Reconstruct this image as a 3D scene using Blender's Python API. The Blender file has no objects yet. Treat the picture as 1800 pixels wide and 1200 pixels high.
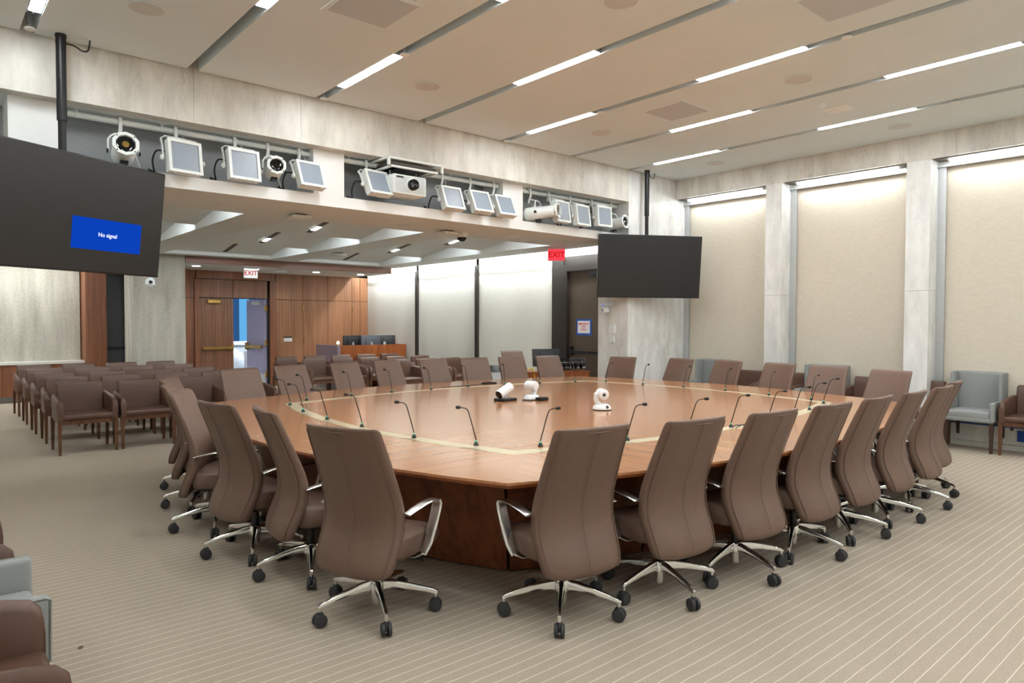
import bpy, bmesh, math, random
from mathutils import Vector, Matrix
random.seed(7)
S = bpy.context.scene
COL = S.collection
R = math.radians

# ------------------------------------------------------------------ camera
cam_d = bpy.data.cameras.new('camera')
cam = bpy.data.objects.new('camera', cam_d); COL.objects.link(cam)
S.camera = cam
cam_d.sensor_width = 36.0
cam_d.lens = 1209.68 / 1800 * 36.0
cam_d.clip_start = 0.05
_y, _p, _r = R(49.1168), R(-1.55487), R(0.1376)
fw = Vector((math.cos(_y) * math.cos(_p), math.sin(_y) * math.cos(_p), math.sin(_p)))
rt = Vector((math.sin(_y), -math.cos(_y), 0)); up = rt.cross(fw)
rr = rt * math.cos(_r) + up * math.sin(_r); uu = -rt * math.sin(_r) + up * math.cos(_r)
M = Matrix((rr, uu, -fw)).transposed().to_4x4(); M.translation = Vector((0, 0, 1.6))
cam.matrix_world = M

# ------------------------------------------------------------------ world + exposure
w = bpy.data.worlds.new('world'); S.world = w; w.use_nodes = True
w.node_tree.nodes['Background'].inputs[0].default_value = (0.75, 0.85, 1, 1)
w.node_tree.nodes['Background'].inputs[1].default_value = 0.4
S.view_settings.view_transform = 'Standard'
S.view_settings.look = 'None'
S.view_settings.gamma = 1.0
S.view_settings.use_curve_mapping = False
S.view_settings.exposure = 0.26
S.cycles.use_denoising = True
S.cycles.max_bounces = 6
S.cycles.caustics_reflective = False
S.cycles.caustics_refractive = False
S.cycles.use_adaptive_sampling = True
S.cycles.adaptive_threshold = 0.03
S.cycles.diffuse_bounces = 4
S.cycles.sample_clamp_indirect = 6.0
LAMP_STRENGTH = 56.0          # slot lamps of the ceiling
WINDOW_STRENGTH = 27.0        # wall-wash lamps over the window shades
COVE_STRENGTH = 190.0           # cove lamps of the lower rear ceiling

# ------------------------------------------------------------------ materials
def lin(c):
    return tuple(((v / 255) / 12.92 if v / 255 <= .04045 else (((v / 255) + .055) / 1.055) ** 2.4) for v in c) + (1,)
MATS = {}
def nm(name):
    m = bpy.data.materials.new(name); m.use_nodes = True
    nt = m.node_tree; b = nt.nodes['Principled BSDF']
    MATS[name] = m
    return m, nt, b
def coords(nt, scale=(1, 1, 1), kind='Object', rot=(0, 0, 0)):
    t = nt.nodes.new('ShaderNodeTexCoord'); mp = nt.nodes.new('ShaderNodeMapping')
    mp.inputs['Scale'].default_value = scale; mp.inputs['Rotation'].default_value = rot
    nt.links.new(t.outputs[kind], mp.inputs[0]); return mp.outputs[0]
def world_coords(nt, scale=(1, 1, 1)):
    g = nt.nodes.new('ShaderNodeNewGeometry'); mp = nt.nodes.new('ShaderNodeMapping')
    mp.inputs['Scale'].default_value = scale
    nt.links.new(g.outputs['Position'], mp.inputs[0]); return mp.outputs[0]
def noise(nt, vec, scale, detail=3, rough=.5):
    n = nt.nodes.new('ShaderNodeTexNoise'); n.inputs['Scale'].default_value = scale
    n.inputs['Detail'].default_value = detail; n.inputs['Roughness'].default_value = rough
    nt.links.new(vec, n.inputs['Vector']); return n.outputs[0]
def ramp(nt, fac, stops):
    r = nt.nodes.new('ShaderNodeValToRGB'); e = r.color_ramp.elements
    while len(e) < len(stops): e.new(.5)
    for i, (p, c) in enumerate(stops): e[i].position = p; e[i].color = c
    nt.links.new(fac, r.inputs[0]); return r.outputs[0]
def bump(nt, b, h, strength=.2, dist=.01):
    n = nt.nodes.new('ShaderNodeBump'); n.inputs['Strength'].default_value = strength
    n.inputs['Distance'].default_value = dist
    nt.links.new(h, n.inputs['Height']); nt.links.new(n.outputs[0], b.inputs['Normal'])
def math_node(nt, op, a, b=None, c=None):
    n = nt.nodes.new('ShaderNodeMath'); n.operation = op
    for i, v in enumerate((a, b, c)):
        if v is None: continue
        if isinstance(v, (int, float)): n.inputs[i].default_value = v
        else: nt.links.new(v, n.inputs[i])
    return n.outputs[0]
def mixc(nt, fac, a, b):
    n = nt.nodes.new('ShaderNodeMix'); n.data_type = 'RGBA'
    if isinstance(fac, (int, float)): n.inputs[0].default_value = fac
    else: nt.links.new(fac, n.inputs[0])
    for i, v in ((6, a), (7, b)):
        if isinstance(v, tuple): n.inputs[i].default_value = v
        else: nt.links.new(v, n.inputs[i])
    return n.outputs[2]
def plain(name, rgb, rough=.5, metal=0., var=.06, nscale=12, bmp=0., spec=.5, coat=0.):
    m, nt, b = nm(name)
    c = lin(rgb); v = coords(nt)
    n = noise(nt, v, nscale, 3)
    d = tuple(x * (1 - var) for x in c[:3]) + (1,); l = tuple(min(1, x * (1 + var)) for x in c[:3]) + (1,)
    nt.links.new(ramp(nt, n, [(.3, d), (.7, l)]), b.inputs['Base Color'])
    b.inputs['Roughness'].default_value = rough; b.inputs['Metallic'].default_value = metal
    b.inputs['Specular IOR Level'].default_value = spec
    b.inputs['Coat Weight'].default_value = coat
    if bmp: bump(nt, b, noise(nt, v, nscale * 25, 2), bmp, .002)
    return m
def emit(name, rgb, strength):
    m, nt, b = nm(name)
    nt.nodes.remove(b); e = nt.nodes.new('ShaderNodeEmission')
    e.inputs[0].default_value = lin(rgb) if max(rgb) > 1 else tuple(rgb) + (1,)
    e.inputs[1].default_value = strength
    nt.links.new(e.outputs[0], nt.nodes['Material Output'].inputs[0]); return m

def mat_carpet():
    m, nt, b = nm('carpet')
    v = world_coords(nt)
    sep = nt.nodes.new('ShaderNodeSeparateXYZ'); nt.links.new(v, sep.inputs[0])
    wob = noise(nt, v, 1.6, 2)
    y = math_node(nt, 'ADD', sep.outputs[1], math_node(nt, 'MULTIPLY', math_node(nt, 'SUBTRACT', wob, .5), .02))
    fr = math_node(nt, 'FRACT', math_node(nt, 'MULTIPLY', y, 1 / .0675))
    d = math_node(nt, 'ABSOLUTE', math_node(nt, 'SUBTRACT', fr, .5))
    stripe = math_node(nt, 'LESS_THAN', d, .029)
    rib = math_node(nt, 'SINE', math_node(nt, 'MULTIPLY', y, 2 * math.pi / .0084375))
    n1 = noise(nt, v, 130, 2); n2 = noise(nt, v, 1.1, 4); n3 = noise(nt, v, 14, 5, .7)
    base = ramp(nt, n1, [(.25, lin((151, 139, 122))), (.75, lin((181, 169, 153)))])
    base = mixc(nt, math_node(nt, 'MULTIPLY', math_node(nt, 'ADD', rib, 1), .10), base, lin((130, 117, 102)))
    base = mixc(nt, math_node(nt, 'MULTIPLY', n2, .25), base, lin((156, 143, 126)))
    base = mixc(nt, math_node(nt, 'MULTIPLY', n3, .34), base, lin((189, 178, 162)))
    col = mixc(nt, math_node(nt, 'MULTIPLY', stripe, .58), base, lin((240, 233, 222)))
    nt.links.new(col, b.inputs['Base Color'])
    b.inputs['Roughness'].default_value = .95; b.inputs['Specular IOR Level'].default_value = .1
    bump(nt, b, math_node(nt, 'ADD', math_node(nt, 'MULTIPLY', rib, .4), n1), .35, .004)
mat_carpet()

def mat_marble(name='marble', lo=(214, 215, 211), hi=(242, 243, 240), vein=(172, 170, 162)):
    m, nt, b = nm(name)
    v = coords(nt, (2.2, 2.2, .8))
    n = noise(nt, v, 2.2, 8, .62)
    base = ramp(nt, n, [(.3, lin(lo)), (.65, lin(hi))])
    dn = nt.nodes.new('ShaderNodeTexNoise'); dn.inputs['Scale'].default_value = 2.4
    dn.inputs['Detail'].default_value = 6; dn.inputs['Distortion'].default_value = 1.6
    nt.links.new(coords(nt, (3.2, 3.2, .6), rot=(.3, .25, 0)), dn.inputs['Vector'])
    k = math_node(nt, 'ABSOLUTE', math_node(nt, 'SUBTRACT', dn.outputs[0], .5))
    vm = ramp(nt, k, [(0, (1, 1, 1, 1)), (.018, (.25, .25, .25, 1)), (.06, (0, 0, 0, 1))])
    vm2 = math_node(nt, 'MULTIPLY', vm, ramp(nt, noise(nt, v, 1.7, 2), [(.48, (0, 0, 0, 1)), (.72, (.6, .6, .6, 1))]))
    col = mixc(nt, vm2, base, lin(vein))
    nt.links.new(col, b.inputs['Base Color'])
    b.inputs['Roughness'].default_value = .38
mat_marble()
mat_marble('marble_warm', (198, 195, 185), (229, 227, 218), (160, 154, 138))

def mat_wood(name, dark, light, axis='X', grain=26, rough=.3, coat=0., lines=None, along=1.2, spec=.5, detail=5):
    """straight-grained veneer; axis = direction of the grain; lines = pitch of reeding grooves (vertical veneer)"""
    m, nt, b = nm(name)
    sc = {'X': (along, grain, grain), 'Y': (grain, along, grain), 'Z': (grain, grain, along)}[axis]
    v = coords(nt, sc)
    n = noise(nt, v, 1.0, detail, .6)
    n2 = noise(nt, coords(nt, tuple(s * .22 for s in sc)), 1.0, 2)
    f = math_node(nt, 'ADD', math_node(nt, 'MULTIPLY', n, .62), math_node(nt, 'MULTIPLY', n2, .38))
    col = ramp(nt, f, [(.34, lin(dark)), (.66, lin(light))])
    if lines:
        sep = nt.nodes.new('ShaderNodeSeparateXYZ'); nt.links.new(world_coords(nt), sep.inputs[0])
        s = math_node(nt, 'ADD', sep.outputs[0], sep.outputs[1])
        fr = math_node(nt, 'FRACT', math_node(nt, 'MULTIPLY', s, 1 / lines))
        g = math_node(nt, 'LESS_THAN', fr, .16)
        col = mixc(nt, math_node(nt, 'MULTIPLY', g, .38), col, lin(tuple(x * .55 for x in dark)))
    nt.links.new(col, b.inputs['Base Color'])
    b.inputs['Roughness'].default_value = rough; b.inputs['Coat Weight'].default_value = coat
    b.inputs['Coat Roughness'].default_value = .12; b.inputs['Specular IOR Level'].default_value = spec
    return m
mat_wood('top_x', (174, 118, 78), (196, 142, 99), 'X', 58, .22, .45, along=.12, detail=1)
mat_wood('top_y', (174, 118, 78), (196, 142, 99), 'Y', 58, .22, .45, along=.12, detail=1)
mat_wood('top_edge', (110, 58, 28), (160, 92, 48), 'X', 20, .3)
mat_wood('base_wood', (100, 56, 34), (148, 90, 58), 'Z', 22, .3)
mat_wood('wall_wood', (130, 88, 60), (170, 118, 82), 'Z', 30, .45, lines=.075)
mat_wood('door_wood', (108, 70, 48), (146, 98, 68), 'Z', 30, .4, lines=.075)
mat_wood('trim_wood', (108, 64, 42), (150, 94, 62), 'Z', 26, .4)
mat_wood('fascia_wood', (110, 74, 62), (146, 102, 84), 'X', 26, .4)
mat_wood('desk_wood', (122, 62, 26), (168, 94, 46), 'Z', 34, .35, lines=.05)
mat_wood('leg_wood', (74, 46, 30), (112, 74, 50), 'Z', 30, .4)
mat_wood('dark_leg', (50, 34, 26), (76, 54, 42), 'Z', 30, .45)
plain('leather', (110, 87, 74), .48, nscale=40, var=.05, bmp=.12)
plain('seam', (106, 83, 71), .6)
plain('leather_dark', (88, 62, 49), .42, nscale=40, var=.05, bmp=.12)
plain('chrome', (232, 233, 232), .13, 1.0, var=.02)
plain('polished_arm', (236, 238, 238), .24, 1.0, var=.02)
plain('alu', (200, 204, 206), .35, .7, var=.03)
plain('black', (22, 22, 23), .45, var=.1)
plain('rubber', (50, 52, 54), .6, var=.1)
plain('grey_fabric', (145, 148, 146), .9, var=.07, nscale=160, bmp=.3, spec=.2)
plain('ceiling_paint', (232, 243, 245), .8, var=.012, nscale=2, spec=.2)
plain('rear_paint', (234, 241, 241), .85, var=.012, nscale=2, spec=.2)
plain('white_paint', (246, 249, 247), .7, var=.02, nscale=3, spec=.3)
plain('white_plastic', (234, 241, 243), .4, var=.02)
plain('wall_paint', (214, 208, 196), .8, var=.03, nscale=2, spec=.2)
plain('slot_dark', (96, 92, 86), .8, var=.05)
plain('dark_void', (26, 26, 27), .8, var=.05)
plain('grille', (204, 211, 215), .7, var=.05, nscale=200)
plain('speaker_grille', (216, 218, 215), .7, var=.05, nscale=200)
plain('bronze', (46, 40, 35), .5, .1, var=.1, nscale=3)
plain('bronze_door', (86, 74, 62), .38, .15, var=.08, nscale=3)
plain('brass', (196, 158, 92), .25, .9, var=.08)
plain('brass_plate', (248, 236, 200), .26, .5, var=.06, nscale=5)
plain('hatch', (96, 84, 64), .3, .7, var=.1)
plain('black_metal', (30, 31, 33), .4, .3, var=.1)
plain('stage_white', (234, 241, 238), .45, var=.03)
plain('diffuser_glass', (150, 162, 174), .35, var=.03, nscale=30)
plain('lens_glass', (8, 12, 12), .06, 0, var=.1)
plain('lens_gold', (150, 120, 60), .35, .7, var=.3, nscale=60)
plain('screen_off', (28, 29, 30), .3, 0, var=.04, spec=.6)
plain('bezel', (14, 14, 15), .35, var=.05)
plain('blue_tape', (18, 84, 176), .6, var=.04)
plain('paper', (236, 232, 234), .7, var=.02)
plain('red_ink', (208, 60, 66), .6, var=.02)
plain('yellow_cable', (236, 200, 30), .5, var=.04)
plain('glass_dark', (84, 88, 91), .25, 0, var=.05, spec=.5)
plain('stone_sill', (214, 214, 206), .4, var=.04)
plain('reflected_lavender', (138, 122, 132), .3, var=.05)  # reflected door light put into the desk end's colour
plain('lilac_door', (168, 160, 186), .35, var=.04)
plain('monitor_back', (34, 36, 38), .5, var=.1)
plain('monitor_grey', (78, 84, 92), .5, var=.06)
plain('wrap_white', (224, 230, 236), .3, var=.06)
plain('pale_floor', (206, 212, 216), .4, var=.05)
plain('bin_white', (222, 226, 228), .5, var=.03)
plain('stain', (96, 82, 64), .95, var=.2)
LC = (.94, .975, 1.0)
emit('lamp_face', LC, LAMP_STRENGTH)
emit('window_lamp', (.96, .985, 1), WINDOW_STRENGTH)
emit('left_fill_lamp', (.96, .985, 1), 20.0)  # fill light of the lamps added on the unseen left wall
emit('far_window_lamp', (.93, .98, 1.0), 84.0)
emit('cove_lamp', (.95, .985, 1), COVE_STRENGTH)
emit('down_lamp', (.95, 1, .96), 70.0)
emit('small_slot_lamp', (.97, .99, 1), 12.0)
emit('led_green', (.02, .6, .36), .8)
emit('screen_blue', (10, 62, 176), .95)
emit('screen_text', (235, 240, 255), 1.0)
emit('exit_red', (255, 66, 78), 1.0)
emit('exit_white', (236, 240, 236), .9)
emit('exit_red_text', (178, 20, 26), 1.0)
emit('sky_blue', (96, 168, 222), .95)
emit('sky_dark', (44, 84, 132), .9)
emit('wash_lamp', (.97, 1, 1), 62.0)
emit('corridor_fill_lamp', (.9, .95, 1.0), 150.0)
emit('desk_lamp', (1, .82, .45), 5.0)
emit('blue_led', (.05, .2, 1), 1.0)
for _n in ('led_green', 'screen_blue', 'screen_text', 'exit_red', 'exit_white', 'exit_red_text', 'desk_lamp', 'blue_led', 'sky_dark'):
    MATS[_n].cycles.emission_sampling = 'NONE'

def mat_shade(name, lo, hi):
    m, nt, b = nm(name)
    v = coords(nt)
    n = noise(nt, coords(nt, (30, 30, 200)), 1, 2); n2 = noise(nt, coords(nt, (12, 12, 60)), 1.0, 3)
    nt.links.new(ramp(nt, math_node(nt, 'ADD', math_node(nt, 'MULTIPLY', n, .5), math_node(nt, 'MULTIPLY', n2, .5)), [(.35, lin(lo)), (.65, lin(hi))]), b.inputs['Base Color'])
    b.inputs['Roughness'].default_value = .85; b.inputs['Specular IOR Level'].default_value = .15
    bump(nt, b, n2, .15, .004)
mat_shade('shade', (206, 198, 181), (217, 209, 193))
mat_shade('far_shade', (202, 200, 190), (212, 210, 202))

def mat_concrete():
    m, nt, b = nm('concrete')
    v = world_coords(nt)
    n = noise(nt, v, 45, 4, .7); n2 = noise(nt, world_coords(nt, (6, 6, .8)), 1.0, 4)
    f = math_node(nt, 'ADD', math_node(nt, 'MULTIPLY', n, .5), math_node(nt, 'MULTIPLY', n2, .5))
    nt.links.new(ramp(nt, f, [(.35, lin((150, 146, 134))), (.62, lin((190, 186, 174)))]), b.inputs['Base Color'])
    b.inputs['Roughness'].default_value = .85; bump(nt, b, n, .3, .006)
mat_concrete()
def mat_corrugated():
    m, nt, b = nm('corrugated')
    v = world_coords(nt)
    sep = nt.nodes.new('ShaderNodeSeparateXYZ'); nt.links.new(v, sep.inputs[0])
    fr = math_node(nt, 'FRACT', math_node(nt, 'MULTIPLY', sep.outputs[2], 1 / .022))
    col = mixc(nt, math_node(nt, 'MULTIPLY', math_node(nt, 'LESS_THAN', fr, .35), .5), lin((176, 181, 184)), lin((122, 127, 131)))
    nt.links.new(col, b.inputs['Base Color']); b.inputs['Roughness'].default_value = .4; b.inputs['Metallic'].default_value = .3
    bump(nt, b, fr, .4, .006)
mat_corrugated()

# ------------------------------------------------------------------ mesh builder
def rotm(rx=0, ry=0, rz=0):
    return Matrix.Rotation(rz, 4, 'Z') @ Matrix.Rotation(ry, 4, 'Y') @ Matrix.Rotation(rx, 4, 'X')
def frame_of(d, hint=Vector((0, 0, 1))):
    d = d.normalized()
    if abs(d.dot(hint)) > .97: hint = Vector((1, 0, 0))
    a = d.cross(hint).normalized(); b = a.cross(d).normalized(); return a, b
def smooth(pts, n=5):
    P = [Vector(p) for p in pts]; out = []
    for i in range(len(P) - 1):
        a, b, c, d = P[max(i - 1, 0)], P[i], P[i + 1], P[min(i + 2, len(P) - 1)]
        for k in range(n):
            t = k / n
            out.append(.5 * ((2 * b) + (c - a) * t + (2 * a - 5 * b + 4 * c - d) * t * t + (3 * b - a - 3 * c + d) * t ** 3))
    return out + [P[-1]]
class MB:
    def __init__(s): s.v = []; s.f = []
    def add(s, vs, fs, M=None):
        o = len(s.v)
        for p in vs:
            p = Vector(p); s.v.append(M @ p if M else p)
        for f in fs: s.f.append(tuple(i + o for i in f))
        return s
    def box(s, c, d, M=None):
        x, y, z = c; a, b, h = d[0] / 2, d[1] / 2, d[2] / 2
        vs = [(x + i * a, y + j * b, z + k * h) for i in (-1, 1) for j in (-1, 1) for k in (-1, 1)]
        return s.add(vs, [(0, 1, 3, 2), (4, 6, 7, 5), (0, 4, 5, 1), (2, 3, 7, 6), (0, 2, 6, 4), (1, 5, 7, 3)], M)
    def bx(s, x0, x1, y0, y1, z0, z1, M=None):
        return s.box(((x0 + x1) / 2, (y0 + y1) / 2, (z0 + z1) / 2), (abs(x1 - x0), abs(y1 - y0), abs(z1 - z0)), M)
    def rbox(s, c, d, r=.02, seg=2, M=None):
        bm = bmesh.new(); bmesh.ops.create_cube(bm, size=1)
        for vv in bm.verts: vv.co = Vector((vv.co.x * d[0], vv.co.y * d[1], vv.co.z * d[2]))
        bmesh.ops.bevel(bm, geom=bm.edges[:], offset=r, segments=seg, profile=.5, affect='EDGES')
        bm.verts.index_update()
        vs = [vv.co + Vector(c) for vv in bm.verts]; fs = [tuple(vv.index for vv in f.verts) for f in bm.faces]
        bm.free(); return s.add(vs, fs, M)
    def ring_loft(s, rings, caps=True, M=None, closed=True):
        n = len(rings[0]); vs = [p for r_ in rings for p in r_]; fs = []
        for i in range(len(rings) - 1):
            for j in range(n if closed else n - 1):
                k = (j + 1) % n
                fs.append((i * n + j, i * n + k, (i + 1) * n + k, (i + 1) * n + j))
        if caps:
            fs.append(tuple(reversed(range(n)))); fs.append(tuple((len(rings) - 1) * n + j for j in range(n)))
        return s.add(vs, fs, M)
    def tube(s, pts, r, n=8, M=None):
        pts = [Vector(p) for p in pts]; rings = []
        rs = r if isinstance(r, (list, tuple)) else [r] * len(pts)
        a = b = None
        for i, p in enumerate(pts):
            d = (pts[min(i + 1, len(pts) - 1)] - pts[max(i - 1, 0)])
            if a is None: a, b = frame_of(d)
            else:
                d.normalize(); a = (a - d * a.dot(d)).normalized(); b = a.cross(d).normalized()
            rings.append([p + (a * math.cos(t) + b * math.sin(t)) * rs[i] for t in [2 * math.pi * k / n for k in range(n)]])
        return s.ring_loft(rings, True, M)
    def band(s, pts, wdir, width, thick, M=None):
        pts = [Vector(p) for p in pts]; wv = Vector(wdir).normalized(); rings = []
        for i, p in enumerate(pts):
            d = (pts[min(i + 1, len(pts) - 1)] - pts[max(i - 1, 0)]).normalized()
            ww = (wv - d * wv.dot(d)).normalized(); nn = d.cross(ww).normalized()
            wi = width[i] if isinstance(width, (list, tuple)) else width
            a = ww * wi / 2; b = nn * thick / 2
            rings.append([p + a * math.copysign(abs(math.cos(t)) ** .7, math.cos(t)) + b * math.copysign(abs(math.sin(t)) ** .8, math.sin(t)) for t in [2 * math.pi * k / 14 for k in range(14)]])
        return s.ring_loft(rings, True, M)
    def lathe(s, prof, n=16, M=None, caps=True):
        rings = [[(r_ * math.cos(2 * math.pi * k / n), r_ * math.sin(2 * math.pi * k / n), z) for k in range(n)] for r_, z in prof]
        return s.ring_loft([[Vector(p) for p in r_] for r_ in rings], caps, M)
    def prism(s, poly, z0, z1, M=None):
        return s.ring_loft([[Vector((x, y, z0)) for x, y in poly], [Vector((x, y, z1)) for x, y in poly]], True, M)
    def build(s, name, mat, parent=None, smooth=True, loc=None, rz=0, angle=35):
        me = bpy.data.meshes.new(name)
        me.from_pydata([tuple(p) for p in s.v], [], s.f)
        bm = bmesh.new(); bm.from_mesh(me); bmesh.ops.recalc_face_normals(bm, faces=bm.faces[:]); bm.to_mesh(me); bm.free()
        me.materials.append(MATS[mat])
        if smooth:
            me.shade_smooth(); me.set_sharp_from_angle(angle=R(angle))
        o = bpy.data.objects.new(name, me); COL.objects.link(o)
        if parent: o.parent = parent
        if loc is not None: o.location = loc
        o.rotation_euler.z = rz
        return o
def tag(o, label=None, cat=None, group=None, kind=None):
    if label: o['label'] = label
    if cat: o['category'] = cat
    if group: o['group'] = group
    if kind: o['kind'] = kind
    return o
def thing(name, label, cat, loc=(0, 0, 0), rz=0, group=None, kind=None):
    o = bpy.data.objects.new(name, None); COL.objects.link(o); o.empty_display_size = .1
    o.location = loc; o.rotation_euler.z = rz
    return tag(o, label, cat, group, kind)
KIDS = {}
def kids(o): return [c for c in bpy.data.objects if c.parent == o]
def snapshot(root):
    return (root, [(c, snapshot(c)[1]) for c in kids(root)])
def dup(snap, loc, rz, label=None, group=None):
    def cp(o, par, ch):
        c = o.copy(); COL.objects.link(c); c.parent = par
        for k, kk in ch: cp(k, c, kk)
        return c
    r_ = cp(snap[0], None, snap[1]); r_.location = loc; r_.rotation_euler = (0, 0, rz)
    return tag(r_, label, None, group)
def struct(name, label, cat, mb=None, mat=None, smooth=False):
    if mb is None: return thing(name, label, cat, kind='structure')
    return tag(mb.build(name, mat, smooth=smooth), label, cat, kind='structure')
def text_mesh(name, body, size, mat, parent, Mw, extrude=.0008):
    cu = bpy.data.curves.new(name, 'FONT'); cu.body = body; cu.size = size; cu.align_x = 'CENTER'; cu.align_y = 'CENTER'
    cu.extrude = extrude; cu.space_line = 1.05; cu.offset = size * .018
    t = bpy.data.objects.new('tmp_text', cu); COL.objects.link(t)
    bpy.context.view_layer.update()
    me = bpy.data.meshes.new_from_object(t); bpy.data.objects.remove(t)
    me.transform(Mw); me.materials.clear(); me.materials.append(MATS[mat]); me.name = name
    o = bpy.data.objects.new(name, me); COL.objects.link(o); o.parent = parent; return o
ORD = ['first', 'second', 'third', 'fourth', 'fifth', 'sixth', 'seventh', 'eighth', 'ninth', 'tenth']

# ================================================================== STRUCTURE
X0, X1 = -1.8, 10.2          # left wall, right header/pillar face
YB, YF = -4.2, 7.37          # wall behind the camera, marble header face
ZC, ZS = 4.12, 2.955         # main ceiling, lower rear ceiling
struct('floor', 'beige ribbed carpet with thin pale pinstripes', 'floor', MB().bx(X0 - .2, 10.9, YB - .2, 17.1, -.1, 0), 'carpet')
# --- main ceiling: dark plenum plate with eight flat panels hung under it
SLOTS = [.77, 2.13, 3.485, 4.84, 6.2, 7.555, 8.91]
GAP = .055
ceil = struct('ceiling', 'main ceiling of long flat beige panels split by light slots', 'ceiling', MB().bx(X0 - .2, 10.9, YB - .2, YF + .1, ZC + .26, ZC + .36), 'slot_dark')
edges = [X0] + [e for s_ in SLOTS for e in (s_ - GAP, s_ + GAP)] + [10.2]
for i in range(0, len(edges), 2):
    MB().bx(edges[i], edges[i + 1], YB, YF - .02, ZC, ZC + .2).build('ceiling_panel', 'ceiling_paint', ceil, smooth=False)
# --- walls behind and left of the camera
struct('wall_back', 'plain beige wall opposite the opening', 'wall', MB().bx(X0 - .2, 10.9, YB - .2, YB, 0, 4.4), 'wall_paint')
struct('wall_left', 'side wall at the left behind its own shaded window bays', 'wall', MB().bx(X0 - .5, X0 - .38, YB, 17.1, 0, 4.4), 'wall_paint')

# --- right wall: pillars, header, recessed shades
PIL = [(5.385, 5.655), (3.31, 3.605), (1.27, 1.56), (-.77, -.48), (-2.81, -2.52)]
wr = struct('wall_right', 'window wall with marble pillars and marble header', 'wall', MB().bx(10.62, 10.8, YB, 7.6, 0, 4.4), 'wall_paint')
mb = MB()
hj = [7.37, 6.78, 6.15, 5.52, 4.9, 4.28, 3.65, 3.02, 2.4, 1.75, 1.1, .45, -.2, -.85, -1.5, -2.15, -2.8, -3.5, -4.2]
for a, b in zip(hj[:-1], hj[1:]):
    MB().bx(10.2, 10.62, b + .0012, a - .0012, 3.787, 4.3).build('header_slab', 'marble_warm', wr, smooth=False)
for a, b in PIL:
    MB().bx(10.2, 10.62, a, b, 2.049, 3.785).build('pillar_slab', 'marble', wr, smooth=False)
    MB().bx(10.2, 10.62, a, b, 0, 2.045).build('pillar_slab', 'marble', wr, smooth=False)
WINS = [(5.655, 7.37), (3.605, 5.385), (1.56, 3.31), (-.48, 1.27), (-2.52, -.77), (-4.2, -2.81)]
WL = ['beside the corner pier', 'between the two marble pillars', 'at the right edge of the photo', 'beyond the right edge, nearer', 'beyond the right edge, farther', 'in the rear corner']
for i, (a, b) in enumerate(WINS):
    wn = struct('window_%d' % (i + 1), 'tall recess with lowered beige roller shade ' + WL[i], 'window')
    MB().bx(10.52, 10.56, a, b, .3, 3.79).build('shade', 'shade', wn, smooth=False)
    MB().bx(10.44, 10.5, a, b, 3.70, 3.757).build('roller_cassette', 'alu', wn, smooth=False)
    MB().bx(10.48, 10.6, b - .1, b, .3, 3.70).build('side_channel', 'alu', wn, smooth=False)
    MB().bx(10.48, 10.6, a, a + .1, .3, 3.70).build('side_channel', 'alu', wn, smooth=False)
    MB().bx(10.47, 10.62, a, b, .07, .3).build('sill_slab', 'marble', wn, smooth=False)
    MB().bx(10.44, 10.62, a, b, 0, .065).build('plinth', 'stone_sill', wn, smooth=False)
    lm = thing('window_lamp', 'bright linear lamp above the shade ' + WL[i], 'lamp', (10.36, (a + b) / 2, 3.765), 0, 'linear lamps above the window shades')
    L = (b - a) / 2
    MB().bx(-.1, .1, -L + .01, L - .01, .012, .03).build('housing', 'slot_dark', lm, smooth=False)
    MB().bx(-.03, .03, -L + .17, L - .17, -.012, .012).build('diffuser', 'window_lamp', lm, smooth=False)

# --- left wall, a mirror of the right one (behind and left of the camera)
wl = struct('wall_left_piers', 'marble pillars and header of the left window wall', 'wall')
MB().bx(X0 - .38, X0, YB, 17.1, 3.787, 4.3).build('header_slab', 'marble_warm', wl, smooth=False)
MB().bx(X0 - .38, X0, 7.37, 17.1, 0, 3.787).build('wall_panel', 'wall_paint', wl, smooth=False)
for a, b in PIL: MB().bx(X0 - .38, X0, a, b, 0, 3.785).build('pillar_slab', 'marble', wl, smooth=False)
for i, (a, b) in enumerate(WINS):
    wn = struct('window_%d' % (i + 21), 'shaded window bay of the left wall, %s from the header' % ['first', 'second', 'third', 'fourth', 'fifth', 'sixth'][i], 'window')
    MB().bx(X0 - .36, X0 - .32, a, b, .3, 3.79).build('shade', 'shade', wn, smooth=False)
    MB().bx(X0 - .38, X0 - .27, a, b, 0, .3).build('sill_slab', 'marble', wn, smooth=False)
    lm = thing('window_lamp', 'unseen added fill lamp above the left wall shade, %s from the header' % ['first', 'second', 'third', 'fourth', 'fifth', 'sixth'][i], 'lamp', (X0 - .13, (a + b) / 2, 3.76), 0, 'added fill lamps above the left wall shades')  # unseen lamp, added to brighten the left carpet and far chairs
    L = (b - a) / 2
    MB().bx(-.1, .1, -L + .01, L - .01, .012, .03).build('housing', 'slot_dark', lm, smooth=False)
    MB().bx(-.03, .03, -L + .17, L - .17, -.012, .012).build('diffuser', 'left_fill_lamp', lm, smooth=False)

# --- marble header over the opening, with its pier
hd = struct('wall_header', 'long marble header above the wide opening', 'wall')
xj = [X0, -.12, 1.01, 2.143, 3.27, 4.4, 5.515, 6.654, 7.79, 8.92]
for a, b in zip(xj[:-1], xj[1:]):
    MB().bx(a + .0012, b - .0012, YF, 7.52, 3.60, 4.3).build('header_slab', 'marble_warm', hd, smooth=False)
for a, b, z0, z1, m in [(8.92, 9.49, 2.05, 4.3, 'marble'), (9.494, 10.05, 2.05, 4.3, 'marble'), (10.054, 10.62, 2.05, 4.3, 'marble'), (8.92, 9.49, 0, 2.046, 'marble'), (9.494, 10.05, 0, 2.046, 'marble'), (10.054, 10.62, 0, 2.046, 'marble')]:
    MB().bx(a, b, YF, 8.03, z0, z1).build('pier_slab', m, hd, smooth=False)
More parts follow.
